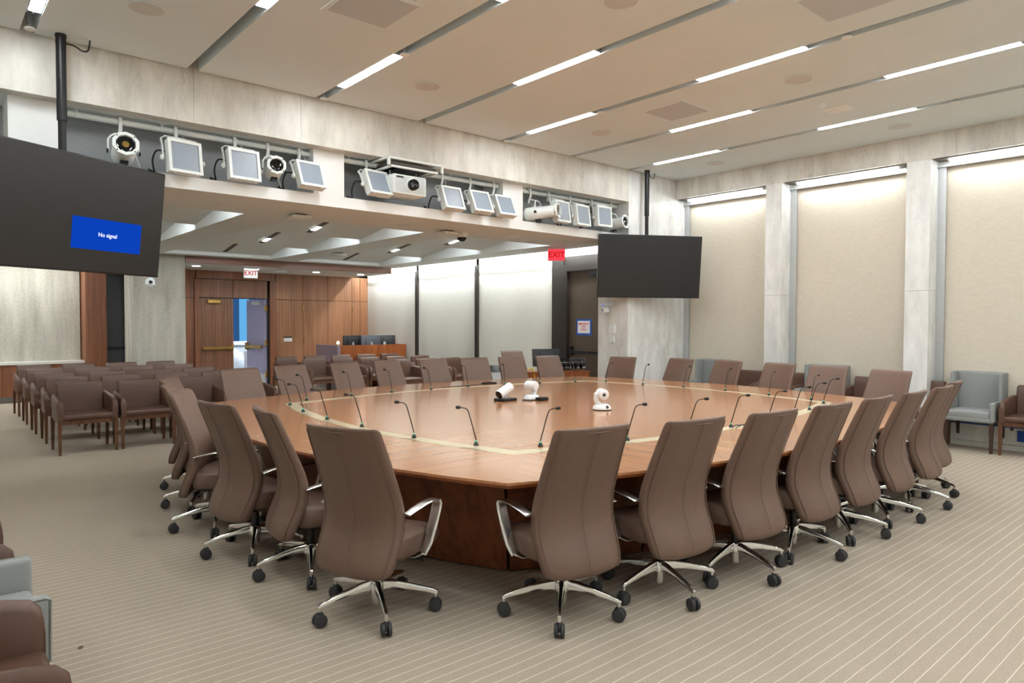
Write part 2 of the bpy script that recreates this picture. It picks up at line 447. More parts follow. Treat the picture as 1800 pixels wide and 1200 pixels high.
# niche for the stage lights
nf = struct('trim_1', 'white painted ledge and mullions framing the stage light niches', 'trim', MB().bx(X0, 8.92, 7.52, 7.97, ZS + .021, 3.085).bx(X0, 8.92, 7.52, 7.524, ZS, ZS + .021), 'white_paint')
for a, b in [(.638, 1.06), (3.483, 3.869), (6.333, 6.712)]:
    MB().bx(a, b, 7.52, 7.97, 3.085, 3.6).build('mullion', 'white_paint', nf, smooth=False)
MB().bx(X0, 8.92, 7.52, 8.0, 3.6, 3.66).build('niche_top', 'rear_paint', nf, smooth=False)
MB().bx(X0, 8.92, 7.97, 8.02, 3.085, 3.6).build('niche_back', 'corrugated', nf, smooth=False)

# --- lower rear ceiling: flat bands round sloping coffer panels
rc = struct('ceiling_rear', 'lower rear ceiling with sloping coffer panels and hidden coves', 'ceiling', MB().bx(X0, 9.45, 8.03, 17.1, 3.501, 3.6), 'rear_paint')
BAYS = [(-1.68, .43), (1.0, 3.12), (3.69, 5.80), (6.40, 8.44)]
STEPS = [8.72, 10.70, 12.79, 14.62]
def band(x0, x1, y0, y1): MB().bx(x0, x1, y0, y1, ZS, 3.5).build('ceiling_band', 'rear_paint', rc, smooth=False)
band(X0, 9.09, 8.03, STEPS[0]); MB().bx(X0, 8.92, 7.525, 8.03, ZS, ZS + .02).build('ceiling_band', 'rear_paint', rc, smooth=False); MB().bx(8.92, 9.09, 8.031, 8.04, ZS, 3.5).build('ceiling_band', 'rear_paint', rc, smooth=False); band(X0, 9.09, STEPS[-1], 15.0); band(X0, 4.15, 15.0, 17.0)
be = [X0] + [e for b in BAYS for e in b] + [9.09]
for i in range(0, len(be), 2): band(be[i], be[i + 1], STEPS[0], STEPS[-1])
for bi, (a, b) in enumerate(BAYS):
    xm = (a + b) / 2
    for k in range(3):
        y0, y1 = STEPS[k], STEPS[k + 1]
        zn, zf = ZS + .34, ZS + .07
        p = [(a, y0 + .10, zn), (b, y0 + .10, zn), (b, y1, zf), (a, y1, zf)]
        MB().add(p + [(x, y, z + .03) for x, y, z in p], [(0, 1, 2, 3), (7, 6, 5, 4), (0, 4, 5, 1), (1, 5, 6, 2), (2, 6, 7, 3), (3, 7, 4, 0)]).build('coffer_panel', 'rear_paint', rc, smooth=False)
        where = ['leftmost', 'second', 'middle', 'right-hand'][bi] + ' bay, ' + ['front', 'centre', 'rear'][k] + ' coffer'
        lm = thing('cove_lamp', 'hidden cove lamp strip in the %s' % where, 'lamp', (xm, y0 + .04, zn - .02), 0, 'cove lamps of the rear ceiling')
        MB().bx(a - xm + .05, b - xm - .05, -.035, .02, -.02, .02).build('channel', 'alu', lm, smooth=False)
        MB().bx(a - xm + .2, b - xm - .2, -.03, .03, .02, .03).build('diffuser', 'cove_lamp', lm, smooth=False)
        if bi == 0: continue
        # short slot lamp let into the coffer panel
        def zp(y): return zn + (zf - zn) * (y - y0 - .1) / (y1 - y0 - .1)
        sl = math.atan2(zf - zn, y1 - y0 - .1)
        ym = (y0 + y1) / 2 + .05
        lm = thing('slot_lamp' if k < 2 else 'ceiling_slot', ('short dark ceiling slot with a small lamp, %s' if k < 2 else 'short unlit ceiling slot, %s') % where, 'lamp' if k < 2 else 'slot', (xm + .05, ym, zp(ym) - .004), 0, 'short slot lamps of the rear ceiling')
        Mt = Matrix.Rotation(sl, 4, 'X')
        MB().bx(-.04, .04, -.78, .78, -.004, .004, Mt).build('slot', 'slot_dark', lm, smooth=False)
        if k < 2: MB().bx(-.035, .035, .40, .62, -.012, -.003, Mt).build('diffuser', 'small_slot_lamp', lm, smooth=False)

# --- far window wall (rear area, right)
XW = 9.45
fwn = struct('wall_far_windows', 'rear side wall carrying three pale window shades', 'wall', MB().bx(XW + .06, XW + .2, 8.0, 17.2, 0, 3.6), 'bronze')
MB().bx(9.05, 9.5, 8.03, 17.0, 3.12, 3.5).build('cove_lid', 'white_paint', fwn, smooth=False)
SH = [(14.54, 17.0, 'in the far corner behind the desk'), (12.12, 14.44, 'in the middle of the rear wall'), (9.66, 12.02, 'beside the dark emergency door')]
for i, (a, b, lab) in enumerate(SH):
    wn = struct('window_%d' % (i + 11), 'pale roller shade glowing at its top, ' + lab, 'window')
    mb = MB(); nx, nz = 36, 20; vs = []
    for k in range(nz + 1):
        for j in range(nx + 1):
            t = j / nx; z = .1 + (3.1 - .1) * k / nz
            rip = (.022 * math.sin(t * 5.0 + i * 1.7 + z * .9) + .016 * math.sin(t * 11 + i + z * 1.7)) * math.sin(math.pi * t) ** .5 * 1.6 * (1 - k / nz) ** .6 * (2.4 if i == 0 else 1.0)
            vs.append((XW - .01 + rip, a + (b - a) * t, z))
    fs = [(k * (nx + 1) + j, k * (nx + 1) + j + 1, (k + 1) * (nx + 1) + j + 1, (k + 1) * (nx + 1) + j) for k in range(nz) for j in range(nx)]
    mb.add(vs, fs).build('shade', 'far_shade', wn, angle=80)
    MB().bx(XW - .13, XW - .115, a, b, 2.856, 2.868).build('rail', 'bronze', wn, smooth=False)
for y in (9.61, 12.07, 14.49): MB().bx(XW - .06, XW + .07, y - .05, y + .05, 0, 2.86).build('mullion', 'bronze', fwn, smooth=False)
lm = thing('wash_lamp', 'long continuous wall-wash lamp above the far pale shades', 'lamp', (9.2, 12.5, 3.09))
MB().bx(-.05, .05, -4.4, 4.4, .0, .02).build('housing', 'alu', lm, smooth=False)
MB().bx(-.03, .03, -4.38, 4.38, -.012, 0).build('diffuser', 'far_window_lamp', lm, smooth=False)
# dark emergency door
d1 = struct('door_1', 'dark bronze metal emergency exit door behind the pier', 'door', MB().bx(XW - .02, XW + .04, 8.15, 9.22, 0, 2.58), 'bronze_door')
MB().bx(XW - .10, XW + .06, 9.22, 9.34, 0, 2.7).build('frame', 'bronze', d1, smooth=False)
MB().bx(XW - .06, XW + .06, 9.34, 9.56, 0, 2.86).build('frame', 'bronze', d1, smooth=False)
MB().bx(XW - .10, XW + .06, 8.05, 9.219, 2.58, 2.7).build('frame', 'bronze', d1, smooth=False)
MB().bx(XW - .04, XW + .06, 8.05, 9.339, 2.701, 2.86).build('transom', 'bronze', d1, smooth=False)
MB().bx(XW - .02, XW + .05, 8.04, 9.66, 2.865, 3.12).build('head_panel', 'far_shade', d1, smooth=False)
pb = MB().bx(XW - .10, XW - .06, 8.2, 9.14, 1.03, 1.08).bx(XW - .09, XW - .02, 9.1, 9.16, 1.0, 1.16).bx(XW - .09, XW - .02, 8.2, 8.26, 1.0, 1.12).build('push_bar', 'black_metal', d1, smooth=False)
MB().bx(XW - .14, XW - .02, 8.2, 8.6, 2.46, 2.55).build('door_closer', 'black_metal', d1, smooth=False)

# --- wood wall with the double door
YW = 17.0
ww = struct('wall_wood', 'walnut panelled rear wall round the double door', 'wall', MB().bx(4.0, 9.5, YW + .02, YW + .12, 2.17, 2.9).bx(4.0, 4.98, YW + .02, YW + .12, 0, 2.9).bx(6.66, 9.5, YW + .02, YW + .12, 0, 2.9), 'dark_void')
def panel(x0, x1, z0, z1, m='wall_wood', y=YW - .012): MB().bx(x0 + .006, x1 - .006, y, YW + .03, z0 + .006, z1 - .006).build('wood_panel', m, ww, smooth=False)
panel(4.2, 4.94, 0, 2.17, 'trim_wood'); panel(4.2, 4.94, 2.17, 2.82, 'trim_wood')
panel(5.0, 5.80, 2.18, 2.62, 'door_wood', YW + .0); panel(5.80, 6.64, 2.18, 2.62, 'door_wood', YW + .0)
panel(4.94, 6.82, 2.62, 2.82, 'trim_wood', YW - .05)
panel(6.68, 6.84, 0, 2.62, 'trim_wood', YW - .06); panel(4.9, 5.0, 0, 2.62, 'trim_wood', YW - .06)
for a, b in [(6.84, 7.57), (7.57, 8.25), (8.25, 8.95), (8.95, 9.2), (9.2, 9.44)]:
    panel(a, b, 2.17, 2.82); panel(a, b, 0, 2.17)
for z in (1.96, 1.1): MB().bx(7.555, 7.585, YW - .03, YW, z - .06, z + .06).build('hinge', 'brass', ww, smooth=False)
MB().bx(8.94, 8.97, YW - .03, YW, 1.9, 2.02).build('hinge', 'brass', ww, smooth=False)
fa = struct('trim_2', 'dark walnut fascia edging the dropped ceiling over the doors', 'trim', MB().bx(4.16, 8.96, 14.94, 14.998, 2.812, 2.953), 'fascia_wood')
struct('ceiling_alcove', 'dropped plain ceiling strip in front of the doors', 'ceiling', MB().bx(4.155, 8.96, 15.002, 17.05, 2.816, 3.3), 'rear_paint')
dl = struct('door_2', 'closed walnut door leaf with brass push bar', 'door', MB().bx(5.004, 5.796, YW - .01, YW + .04, .01, 2.165), 'door_wood')
def push_bar(par, x0, x1, y, M=None):
    MB().rbox(((x0 + x1) / 2, y - .06, .98), (x1 - x0, .05, .07), .012, 2, M).bx(x1 - .06, x1, y - .07, y, .92, 1.08, M).bx(x0, x0 + .05, y - .06, y, .95, 1.01, M).build('push_bar', 'brass', par, smooth=False)
push_bar(dl, 5.06, 5.78, YW - .01)
MB().rbox((5.34, YW - .05, 2.09), (.3, .07, .09), .01).tube([(5.3, YW - .05, 2.14), (5.42, YW - .12, 2.15), (5.5, YW - .02, 2.16)], .01).build('door_closer', 'brass', dl, smooth=False)
do = struct('door_3', 'open door leaf swung out into the bright corridor', 'door')
do.location = (6.62, YW + .06, 0); do.rotation_euler.z = R(101)
MB().bx(0, .84, -.02, .02, .01, 2.165).build('leaf', 'lilac_door', do, smooth=False)
MB().bx(.0, .84, .02, .026, .02, .3).build('kick_plate', 'stone_sill', do, smooth=False)
MB().bx(.08, .78, .05, .1, .94, 1.02).bx(.74, .8, .02, .1, .9, 1.08).build('push_bar', 'brass', do, smooth=False)
MB().bx(.2, .5, .02, .09, 2.03, 2.12).build('door_closer', 'stone_sill', do, smooth=False)
for z in (.3, 1.08, 1.95): MB().bx(-.04, .02, -.03, .03, z - .07, z + .07).build('hinge', 'brass', do, smooth=False)

# corridor seen through the door
cw = struct('wall_corridor', 'bright corridor glazing beyond the open door', 'wall', MB().bx(4.6, 10.6, 20.2, 20.3, 0, 3.2), 'dark_void')
x = 6.3
for k in range(12):
    wdt = (.30, .46)[k % 2]
    MB().bx(x, x + wdt - .03, 20.14, 20.2, 1.05, 3.0).build('pane', 'sky_blue' if k % 2 == 0 else 'sky_dark', cw, smooth=False)
    x += wdt
MB().bx(4.6, 10.6, 20.05, 20.2, .95, 1.05).build('rail', 'white_paint', cw, smooth=False)
MB().bx(4.6, 10.6, 20.1, 20.2, .0, .95).build('base_panel', 'pale_floor', cw, smooth=False)
struct('floor_corridor', 'pale polished corridor floor beyond the door', 'floor', MB().bx(4.0, 10.9, 17.1, 20.3, -.1, -.002), 'pale_floor')
struct('ceiling_corridor', 'plain white corridor ceiling', 'ceiling', MB().bx(4.0, 10.9, 17.12, 20.3, 3.2, 3.3), 'white_paint')
struct('wall_corridor_side', 'white corridor side wall', 'wall', MB().bx(10.6, 10.8, 17.1, 20.3, 0, 3.3), 'white_paint')
lm = thing('corridor_fill_lamp', 'unseen ceiling lamp added to brighten the corridor beyond the doors', 'lamp', (6.9, 18.6, 3.19))  # lamp added out of view to light the corridor and open leaf
MB().bx(-.7, .7, -.12, .12, -.03, 0).build('housing', 'white_paint', lm, smooth=False); MB().bx(-.68, .68, -.1, .1, -.035, -.03).build('diffuser', 'corridor_fill_lamp', lm, smooth=False)
mb = MB(); rings = []
for k, (rx, rz_, z) in enumerate([(.36, .3, .0), (.44, .36, .25), (.42, .33, .5), (.30, .3, .72), (.12, .12, .86), (.02, .02, .9)]):
    rings.append([Vector((rx * math.cos(t) * (1 + .18 * math.sin(3 * t + k)), rz_ * math.sin(t) * (1 + .15 * math.cos(4 * t + 2 * k)), z + .04 * math.sin(5 * t + k))) for t in [2 * math.pi * j / 16 for j in range(16)]])
mb.ring_loft(rings)
bundle = thing('wrapped_furniture', 'furniture wrapped in white plastic sheeting beyond the open door', 'bundle', (6.42, 19.2, 0))
mb.build('plastic_sheet', 'wrap_white', bundle, angle=60)
MB().bx(-.25, .25, -.3, .3, 0, .16).build('furniture_base', 'trim_wood', bundle, smooth=False)
tag(MB().rbox((6.80, 18.65, .42), (.22, .3, .82), .01).build('white_carton', 'paper', smooth=False), 'plain tall white carton in the corridor', 'box')

# --- concrete wall and pier at the left rear
wc = struct('wall_concrete', 'pale bush-hammered concrete wall panel above a wood dado', 'wall', MB().bx(X0, 2.6, 16.85, 17.1, .7, 3.0), 'concrete')
MB().bx(X0, 2.62, 16.52, 16.9, .75, .80).build('stone_ledge', 'stone_sill', wc, smooth=False)
x = X0
while x < 2.5:
    MB().bx(x + .003, min(x + .61, 2.62) - .003, 16.6, 16.9, .12, .75).build('dado_panel', 'trim_wood', wc, smooth=False); x += .61
MB().bx(X0, 2.62, 16.58, 16.9, 0, .12).build('skirting', 'slot_dark', wc, smooth=False)
lm = thing('wash_lamp', 'unseen wall-wash lamp added above the concrete panel, behind the left screen', 'lamp', (.4, 16.2, 2.955))  # unseen lamp added to throw a wash of light on the concrete
MB().bx(-2.1, 2.1, -.06, .06, -.02, 0).build('housing', 'alu', lm, smooth=False); MB().bx(-2.08, 2.08, -.04, .04, -.03, -.02).build('diffuser', 'wash_lamp', lm, smooth=False)
struct('trim_3', 'walnut jamb post beside the concrete panel', 'trim', MB().bx(2.62, 3.0, 16.35, 16.95, 0, 2.955), 'trim_wood')
gd = struct('door_4', 'dark glazed door in the recess beside the walnut jamb', 'door', MB().bx(3.0, 3.52, 16.9, 16.95, 0, 2.95), 'glass_dark')
MB().bx(3.44, 3.52, 16.85, 16.9, 0, 2.95).build('frame', 'black', gd, smooth=False)
MB().bx(3.0, 3.44, 16.86, 16.9, 1.0, 1.06).build('rail', 'black', gd, smooth=False)
struct('trim_4', 'plain grey return wall between glazed door and concrete pier', 'trim', MB().bx(3.52, 4.1, 16.8, 16.95, 0, 2.955), 'slot_dark')
struct('wall_pier', 'square rough concrete pier left of the double door', 'wall', MB().bx(3.21, 4.15, 14.95, 15.75, 0, 2.955), 'concrete')
struct('wall_rear_end', 'plain end wall closing the left rear corner', 'wall', MB().bx(X0, 4.2, 17.1, 17.2, 0, 3.6), 'wall_paint')

# ================================================================== CONFERENCE TABLE
TX, TY, TZ = 5.2, 5.18, .745
def bow_curve(hx, hy, bx_, by_, side, n=14):
    """side 0 left(-X) 1 near(-Y) 2 right(+X) 3 far(+Y); runs counter-clockwise from corner to corner"""
    out = []
    for i in range(n + 1):
        t = -1 + 2 * i / n; b = 1 - t * t
        if side == 0: out.append((TX - hx - bx_ * b, TY - hy * t))
        if side == 1: out.append((TX + hx * t, TY - hy - by_ * b))
        if side == 2: out.append((TX + hx + bx_ * b, TY + hy * t))
        if side == 3: out.append((TX - hx * t, TY + hy + by_ * b))
    return out
RIM = (2.83, 2.41, .53, .55)
tbl = thing('conference_table', 'huge bowed-sided wooden conference table in the room centre', 'table', (TX, TY, 0))
def loc(pts): return [(x - TX, y - TY) for x, y in pts]
for s_ in range(4):
    c = bow_curve(*RIM, s_)
    MB().prism([(0, 0)] + loc(c), TZ - .014, TZ).build('top_panel', 'top_x' if s_ in (0, 2) else 'top_y', tbl, smooth=False)
full = [p for s_ in range(4) for p in bow_curve(*RIM, s_)[:-1]]
fl = loc(full)
mb = MB(); mb.ring_loft([[Vector((x * .972, y * .968, TZ - .055)) for x, y in fl], [Vector((x * .9985, y * .9985, TZ - .032)) for x, y in fl], [Vector((x * 1.0005, y * 1.0005, TZ - .014)) for x, y in fl]])
mb.build('top_edge', 'top_edge', tbl, angle=25)
# inlaid metal strip, one plate after another
STR = (2.235, 1.78, .27, .34)
for s_ in range(4):
    n = 8 if s_ in (1, 3) else 6
    c = loc(bow_curve(*STR, s_, n * 3)); ci = loc(bow_curve(STR[0] - .052, STR[1] - .052, STR[2], STR[3], s_, n * 3)); co = loc(bow_curve(STR[0] + .052, STR[1] + .052, STR[2], STR[3], s_, n * 3))
    for k in range(n):
        a, b = k * 3, k * 3 + 3
        poly = [co[i] for i in range(a, b + 1)] + [ci[i] for i in range(b, a - 1, -1)]
        MB().prism(poly, TZ - .001, TZ + .0015).build('inlay_plate', 'brass_plate', tbl, smooth=False)
        p, q = Vector(co[a + 1]), Vector(co[a + 2]); d = (q - p).normalized(); nrm = Vector((-d.y, d.x))
        if nrm.dot(Vector(co[a + 1])) > 0: nrm = -nrm
        quad = [p + nrm * .004, q + nrm * .004, q + nrm * .014, p + nrm * .014]
        MB().prism([tuple(v_) for v_ in quad], TZ, TZ + .0022).build('cable_hatch', 'hatch', tbl, smooth=False)
# tapering panelled base
BB = (2.36, 1.87, .48, .50); BT = (2.60, 2.12, .48, .50)
MB().prism([(x * .93, y * .93) for x, y in loc([p for s_ in range(4) for p in bow_curve(*BB, s_)[:-1]])], .0, TZ - .06).build('base_core', 'dark_void', tbl, smooth=False)
for s_ in range(4):
    n = 5 if s_ in (1, 3) else 4
    lo, hi = loc(bow_curve(*BB, s_, n * 4)), loc(bow_curve(*BT, s_, n * 4))
    for k in range(n):
        mb = MB(); A = [lo[i] for i in range(k * 4, k * 4 + 5)]; B = [hi[i] for i in range(k * 4, k * 4 + 5)]
        def shr(P, q):
            P = [Vector(p) for p in P]; P[0] = P[0].lerp(P[1], .035); P[-1] = P[-1].lerp(P[-2], .035)
            return [p * q for p in P]
        r0 = [Vector((p.x, p.y, .015)) for p in shr(A, 1)] + [Vector((p.x, p.y, .015)) for p in reversed(shr(A, .975))]
        r1 = [Vector((p.x, p.y, TZ - .05)) for p in shr(B, 1)] + [Vector((p.x, p.y, TZ - .05)) for p in reversed(shr(B, .975))]
        mb.ring_loft([r0, r1]).build('base_panel', 'base_wood', tbl, angle=20)

# ================================================================== CONFERENCE CHAIRS
def back_rows():
    #      z    rear   width thick
    return [(.268, .245, .20, .030), (.272, .250, .33, .045), (.285, .262, .445, .062), (.31, .266, .488, .074), (.36, .255, .508, .080), (.43, .226, .518, .082),
            (.51, .196, .522, .082), (.59, .188, .518, .080), (.68, .201, .508, .076), (.78, .235, .498, .072), (.88, .272, .488, .068), (.97, .308, .48, .064), (1.04, .336, .474, .060), (1.058, .341, .468, .048), (1.066, .338, .456, .026)]
NB = 30
def row_pts(z, b, wd, t, n=NB):
    pts = []; cv = .045
    for k in range(n):
        a = 2 * math.pi * k / n
        c, si = math.cos(a), math.sin(a)
        u = math.copysign(abs(c) ** .34, c); q = math.copysign(abs(si) ** .55, si)
        pts.append((u * wd / 2, -b + t / 2 + q * t / 2 + cv * u * u * (wd / .5) ** 2, z))
    return pts
def rear_pt(r_, u):
    z, b, wd, t = r_
    return Vector((u * wd / 2, -b + .045 * u * u * (wd / .5) ** 2, z))
def make_conf_chair():
    t = thing('conference_chair', 'tmp', 'chair')
    mb = MB(); rows_ = back_rows()
    fine = []
    for r0, r1, r2, r3 in zip([rows_[0]] + rows_[:-1], rows_, rows_[1:], rows_[2:] + [rows_[-1]]):
        for k in range(2):
            t_ = k / 2; fine.append(tuple(.5 * (2 * b + (c - a) * t_ + (2 * a - 5 * b + 4 * c - d) * t_ * t_ + (3 * b - a - 3 * c + d) * t_ ** 3) for a, b, c, d in zip(r0, r1, r2, r3)))
    fine.append(rows_[-1])
    rings = [[Vector(p) for p in row_pts(*r_)] for r_ in fine]
    mb.ring_loft(rings)
    bk = mb.build('backrest', 'leather', t, angle=75)
    # piping round the rear face and the centre seam
    rows = back_rows()[2:-2]
    L = [rear_pt(r_, -.93) for r_ in rows]; Rr = [rear_pt(r_, .93) for r_ in rows]
    top = [rear_pt(back_rows()[-3], u) for u in (-.93, -.5, 0, .5, .93)]
    def off(p): return p + Vector((0, .0035, 0))
    MB().tube(smooth([off(p) for p in L], 2) + [off(p) for p in top[1:-1]] + smooth([off(p) for p in reversed(Rr)], 2), .003, 5).build('piping', 'leather', bk)
    ctr = smooth([rear_pt(r_, 0) + Vector((0, .0006, 0)) for r_ in back_rows()[3:-2]], 3)
    MB().tube(ctr, .0016, 4).build('seam', 'seam', bk)
    # seat
    mb = MB(); rings = []
    for y, wd, zt, zb in [(-.135, .42, .452, .37), (-.125, .47, .468, .35), (-.08, .50, .472, .345), (.05, .51, .474, .345), (.17, .505, .474, .352), (.235, .495, .463, .36), (.27, .47, .44, .375), (.28, .43, .42, .395)]:
        h = zt - zb; e = .018
        rings.append([Vector(p) for p in [(-wd / 2, y, zb + e), (-wd / 2, y, zt - e), (-wd / 2 + e, y, zt - .004), (-wd / 4, y, zt), (0, y, zt - .006), (wd / 4, y, zt), (wd / 2 - e, y, zt - .004), (wd / 2, y, zt - e), (wd / 2, y, zb + e), (wd / 2 - e, y, zb), (-wd / 2 + e, y, zb)]])
    mb.ring_loft(rings).build('seat', 'leather', t, angle=50)
    for sx in (-1, 1):
        path = [(.17, .02, .335), (.235, .04, .332), (.268, .06, .345), (.285, .085, .40), (.292, .125, .50), (.294, .155, .575), (.294, .165, .605), (.293, .155, .625), (.291, .12, .633), (.288, .04, .628), (.283, -.05, .612), (.278, -.10, .598)]
        wds = [.05, .05, .05, .05, .052, .052, .054, .055, .056, .058, .056, .052]
        m2 = MB(); P = [Vector((sx * a, b, c)) for a, b, c in path]
        m2.band(P[:3], (0, 1, 0), .05, .012)
        m2.band(P[2:8], (1, .0, 0), [.05, .058, .064, .066, .066, .064], .014)
        m2.band(P[6:], (1, 0, 0), [.064, .062, .06, .057, .054, .05], .012)
        m2.build('armrest', 'polished_arm', t, angle=50)
    MB().rbox((0, -.01, .325), (.2, .26, .06), .02).rbox((0, -.15, .32), (.1, .16, .045), .015).tube([(.1, .05, .32), (.2, .05, .315), (.27, .06, .312)], .008, 6).build('tilt_mechanism', 'black', t, angle=40)
    MB().lathe([(.022, .175), (.022, .31)], 12).build('gas_column', 'black', t)
    MB().lathe([(.02, .045), (.027, .05), (.028, .13)], 14).build('column_tube', 'chrome', t)
    MB().lathe([(.034, .118), (.05, .125), (.05, .165), (.042, .182), (.026, .188)], 16).build('hub', 'chrome', t)
    leg = MB(); rings = []
    for r_, zt, h, wd in [(.03, .182, .05, .042), (.09, .176, .042, .035), (.18, .158, .031, .029), (.27, .137, .024, .025), (.322, .122, .021, .024), (.338, .112, .017, .02)]:
        rings.append([Vector((r_, -wd / 2, zt - h)), Vector((r_, -wd / 2, zt - h * .3)), Vector((r_, -wd * .3, zt)), Vector((r_, wd * .3, zt)), Vector((r_, wd / 2, zt - h * .3)), Vector((r_, wd / 2, zt - h))])
    leg.ring_loft(rings); leg.lathe([(.011, .075), (.011, .115)], 8, Matrix.Translation((.327, 0, 0)))
    cas = MB()
    for sy in (-1, 1):
        cas.lathe([(.022, -.011), (.034, -.008), (.036, 0), (.034, .008), (.022, .011)], 18, Matrix.Translation((.327, sy * .017, .036)) @ Matrix.Rotation(math.pi / 2, 4, 'X'))
    cas.rbox((.327, 0, .052), (.04, .012, .045), .004, 1); cas.lathe([(.016, .066), (.014, .08)], 10, Matrix.Translation((.327, 0, 0)))
    lo_, co_ = None, None
    for k in range(5):
        a = R(90 + 72 * k)
        if lo_ is None:
            lo_ = leg.build('leg', 'chrome', t, angle=40); o = lo_
            co_ = cas.build('caster', 'rubber', lo_, angle=40)
        else:
            o = lo_.copy(); COL.objects.link(o); o.parent = t
            c2 = co_.copy(); COL.objects.link(c2); c2.parent = o
        o.rotation_euler = (0, 0, a)
    return t
conf = make_conf_chair(); CONF = snapshot(conf)
legs_of = lambda o: [c for c in o.children if c.name.split('.')[0] == 'leg']
used = [False]
def place_conf(x, y, face, label, group, spin=0, sc=1.0):
    rz = R(face - 90)
    if not used[0]:
        used[0] = True; o = conf; o.location = (x, y, 0); o.rotation_euler.z = rz; tag(o, label, 'chair', group)
    else: o = dup(CONF, (x, y, 0), rz, label, group)
    for k, c in enumerate(kids_named(o, 'leg')): c.rotation_euler.z = R(spin + 72 * k) - rz
    return o
def kids_named(o, n):
    return [c for c in kids(o) if c.name.split('.')[0] == n]
NEAR = [(2.69, 2.68, 80, 151), (3.35, 2.515, 83, 36), (4.01, 2.41, 85, 40), (4.67, 2.35, 88, 59), (5.32, 2.325, 91, 3), (5.97, 2.305, 92, 1), (6.65, 2.315, 93, 61), (7.27, 2.42, 96, 45)]
LEFT = [(1.905, 3.345, 22, 33), (1.90, 4.17, -9, 30), (1.78, 4.80, 8, 30), (1.775, 5.56, -32, 31), (1.90, 6.27, -28, 16), (2.06, 6.97, -30, 10)]
FAR = [(2.80, 8.05, 281), (3.48, 8.24, 286), (4.27, 8.35, 284), (4.95, 8.42, 281), (5.73, 8.42, 270), (6.43, 8.33, 260), (7.05, 8.20, 266), (7.71, 8.05, 264)]
RIGHT = [(8.50, 7.10, 190), (8.76, 6.18, 172), (8.86, 5.44, 172), (8.83, 4.64, 172), (8.72, 3.94, 182), (8.50, 3.12, 170)]
for i, (x, y, f_, sp) in enumerate(NEAR):
    lab = 'brown leather swivel chair, %s to the right of the near table corner' % ORD[i] if i else 'brown leather swivel chair just right of the near table corner'
    place_conf(x, y, f_, lab, 'swivel chairs along the near right table edge', sp)
for i, (x, y, f_, sp) in enumerate(LEFT):
    lab = 'brown leather swivel chair, %s to the left of the near table corner' % ORD[i] if i else 'brown leather swivel chair just left of the near table corner'
    place_conf(x, y, f_, lab, 'swivel chairs along the left table edge', sp)
for i, (x, y, f_) in enumerate(FAR):
    lab = 'taupe swivel chair facing us across the table, %s from the left' % ORD[i]
    place_conf(x + .29 * math.cos(R(f_)), y + .29 * math.sin(R(f_)), f_, lab, 'swivel chairs along the far table edge', 30 * i)
for i, (x, y, f_) in enumerate(RIGHT):
    lab = 'brown swivel chair with its back to the shades, %s from the corner pier' % ORD[i]
    place_conf(x + .29 * math.cos(R(f_)), y + .29 * math.sin(R(f_)), f_, lab, 'swivel chairs along the window side of the table', 25 * i)
place_conf(8.60, 9.72, 262, 'brown swivel chair standing alone before the far pale shade', 'loose swivel chair', 10)

# ================================================================== GOOSENECK MICROPHONES
def make_mic():
    t = thing('gooseneck_microphone', 'tmp', 'microphone')
    MB().lathe([(.019, 0), (.019, .006), (.013, .014), (.010, .024)], 14).build('base', 'black', t)
    MB().lathe([(.0072, .024), (.0072, .030), (.005, .033)], 12).build('light_ring', 'led_green', t)
    pts = [(0, 0, .038), (.012, 0, .08), (.035, 0, .16), (.055, 0, .225), (.063, 0, .245), (.076, 0, .26), (.098, 0, .268), (.125, 0, .272)]
    MB().tube(pts, [.0042, .0042, .0040, .0038, .0038, .0036, .0036, .0036], 7).build('stem', 'black', t)
    MB().lathe([(.004, -.006), (.010, 0), (.0125, .01), (.0125, .022), (.009, .031), (.003, .034)], 12, Matrix.Translation((.122, 0, .2715)) @ Matrix.Rotation(math.pi / 2 - .1, 4, 'Y')).build('head', 'black', t)
    return t
mic = make_mic(); MIC = snapshot(mic); mused = [False]
def place_mic(x, y, ang, label, group):
    if not mused[0]:
        mused[0] = True; mic.location = (x, y, TZ + .0018); mic.rotation_euler.z = R(ang); tag(mic, label, None, group)
    else: dup(MIC, (x, y, TZ + .0018), R(ang), label, group)
ML = [(2.934, 3.768, 168), (2.777, 4.314, 172), (2.745, 5.043, 175), (2.717, 5.618, 180), (2.777, 6.246, 180), (2.903, 6.847, 176)]
MN = [(3.251, 3.452, 288), (3.90, 3.22, 282), (4.52, 3.13, 300), (5.05, 3.08, 280), (5.61, 3.06, 285), (6.14, 3.10, 282), (6.664, 3.202, 286), (7.31, 3.36, 284)]
MR = [(7.548, 3.608, -6), (7.634, 4.161, 0), (7.721, 4.796, 4), (7.70, 5.407, 0), (7.616, 6.019, 4), (7.567, 6.654, 0)]
MF = [(3.222, 7.158, 112), (3.809, 7.243, 105), (4.372, 7.284, 100), (4.941, 7.276, 98), (5.539, 7.287, 96), (6.092, 7.19, 60), (6.65, 7.077, 90), (7.22, 6.937, 75)]
for i, (x, y, a) in enumerate(ML): place_mic(x, y, a, 'black gooseneck microphone on the left inlay, %s from the near corner' % ORD[i], 'microphones on the left inlay')
for i, (x, y, a) in enumerate(MN): place_mic(x, y, a, 'black gooseneck microphone on the near right inlay, %s from the near corner' % ORD[i], 'microphones on the near right inlay')
for i, (x, y, a) in enumerate(MR): place_mic(x, y, a, 'black gooseneck microphone on the window-side inlay, %s from the right corner' % ORD[i], 'microphones on the window-side inlay')
for i, (x, y, a) in enumerate(MF): place_mic(x, y, a, 'black gooseneck microphone on the far inlay, %s from the left' % ORD[i], 'microphones on the far inlay')

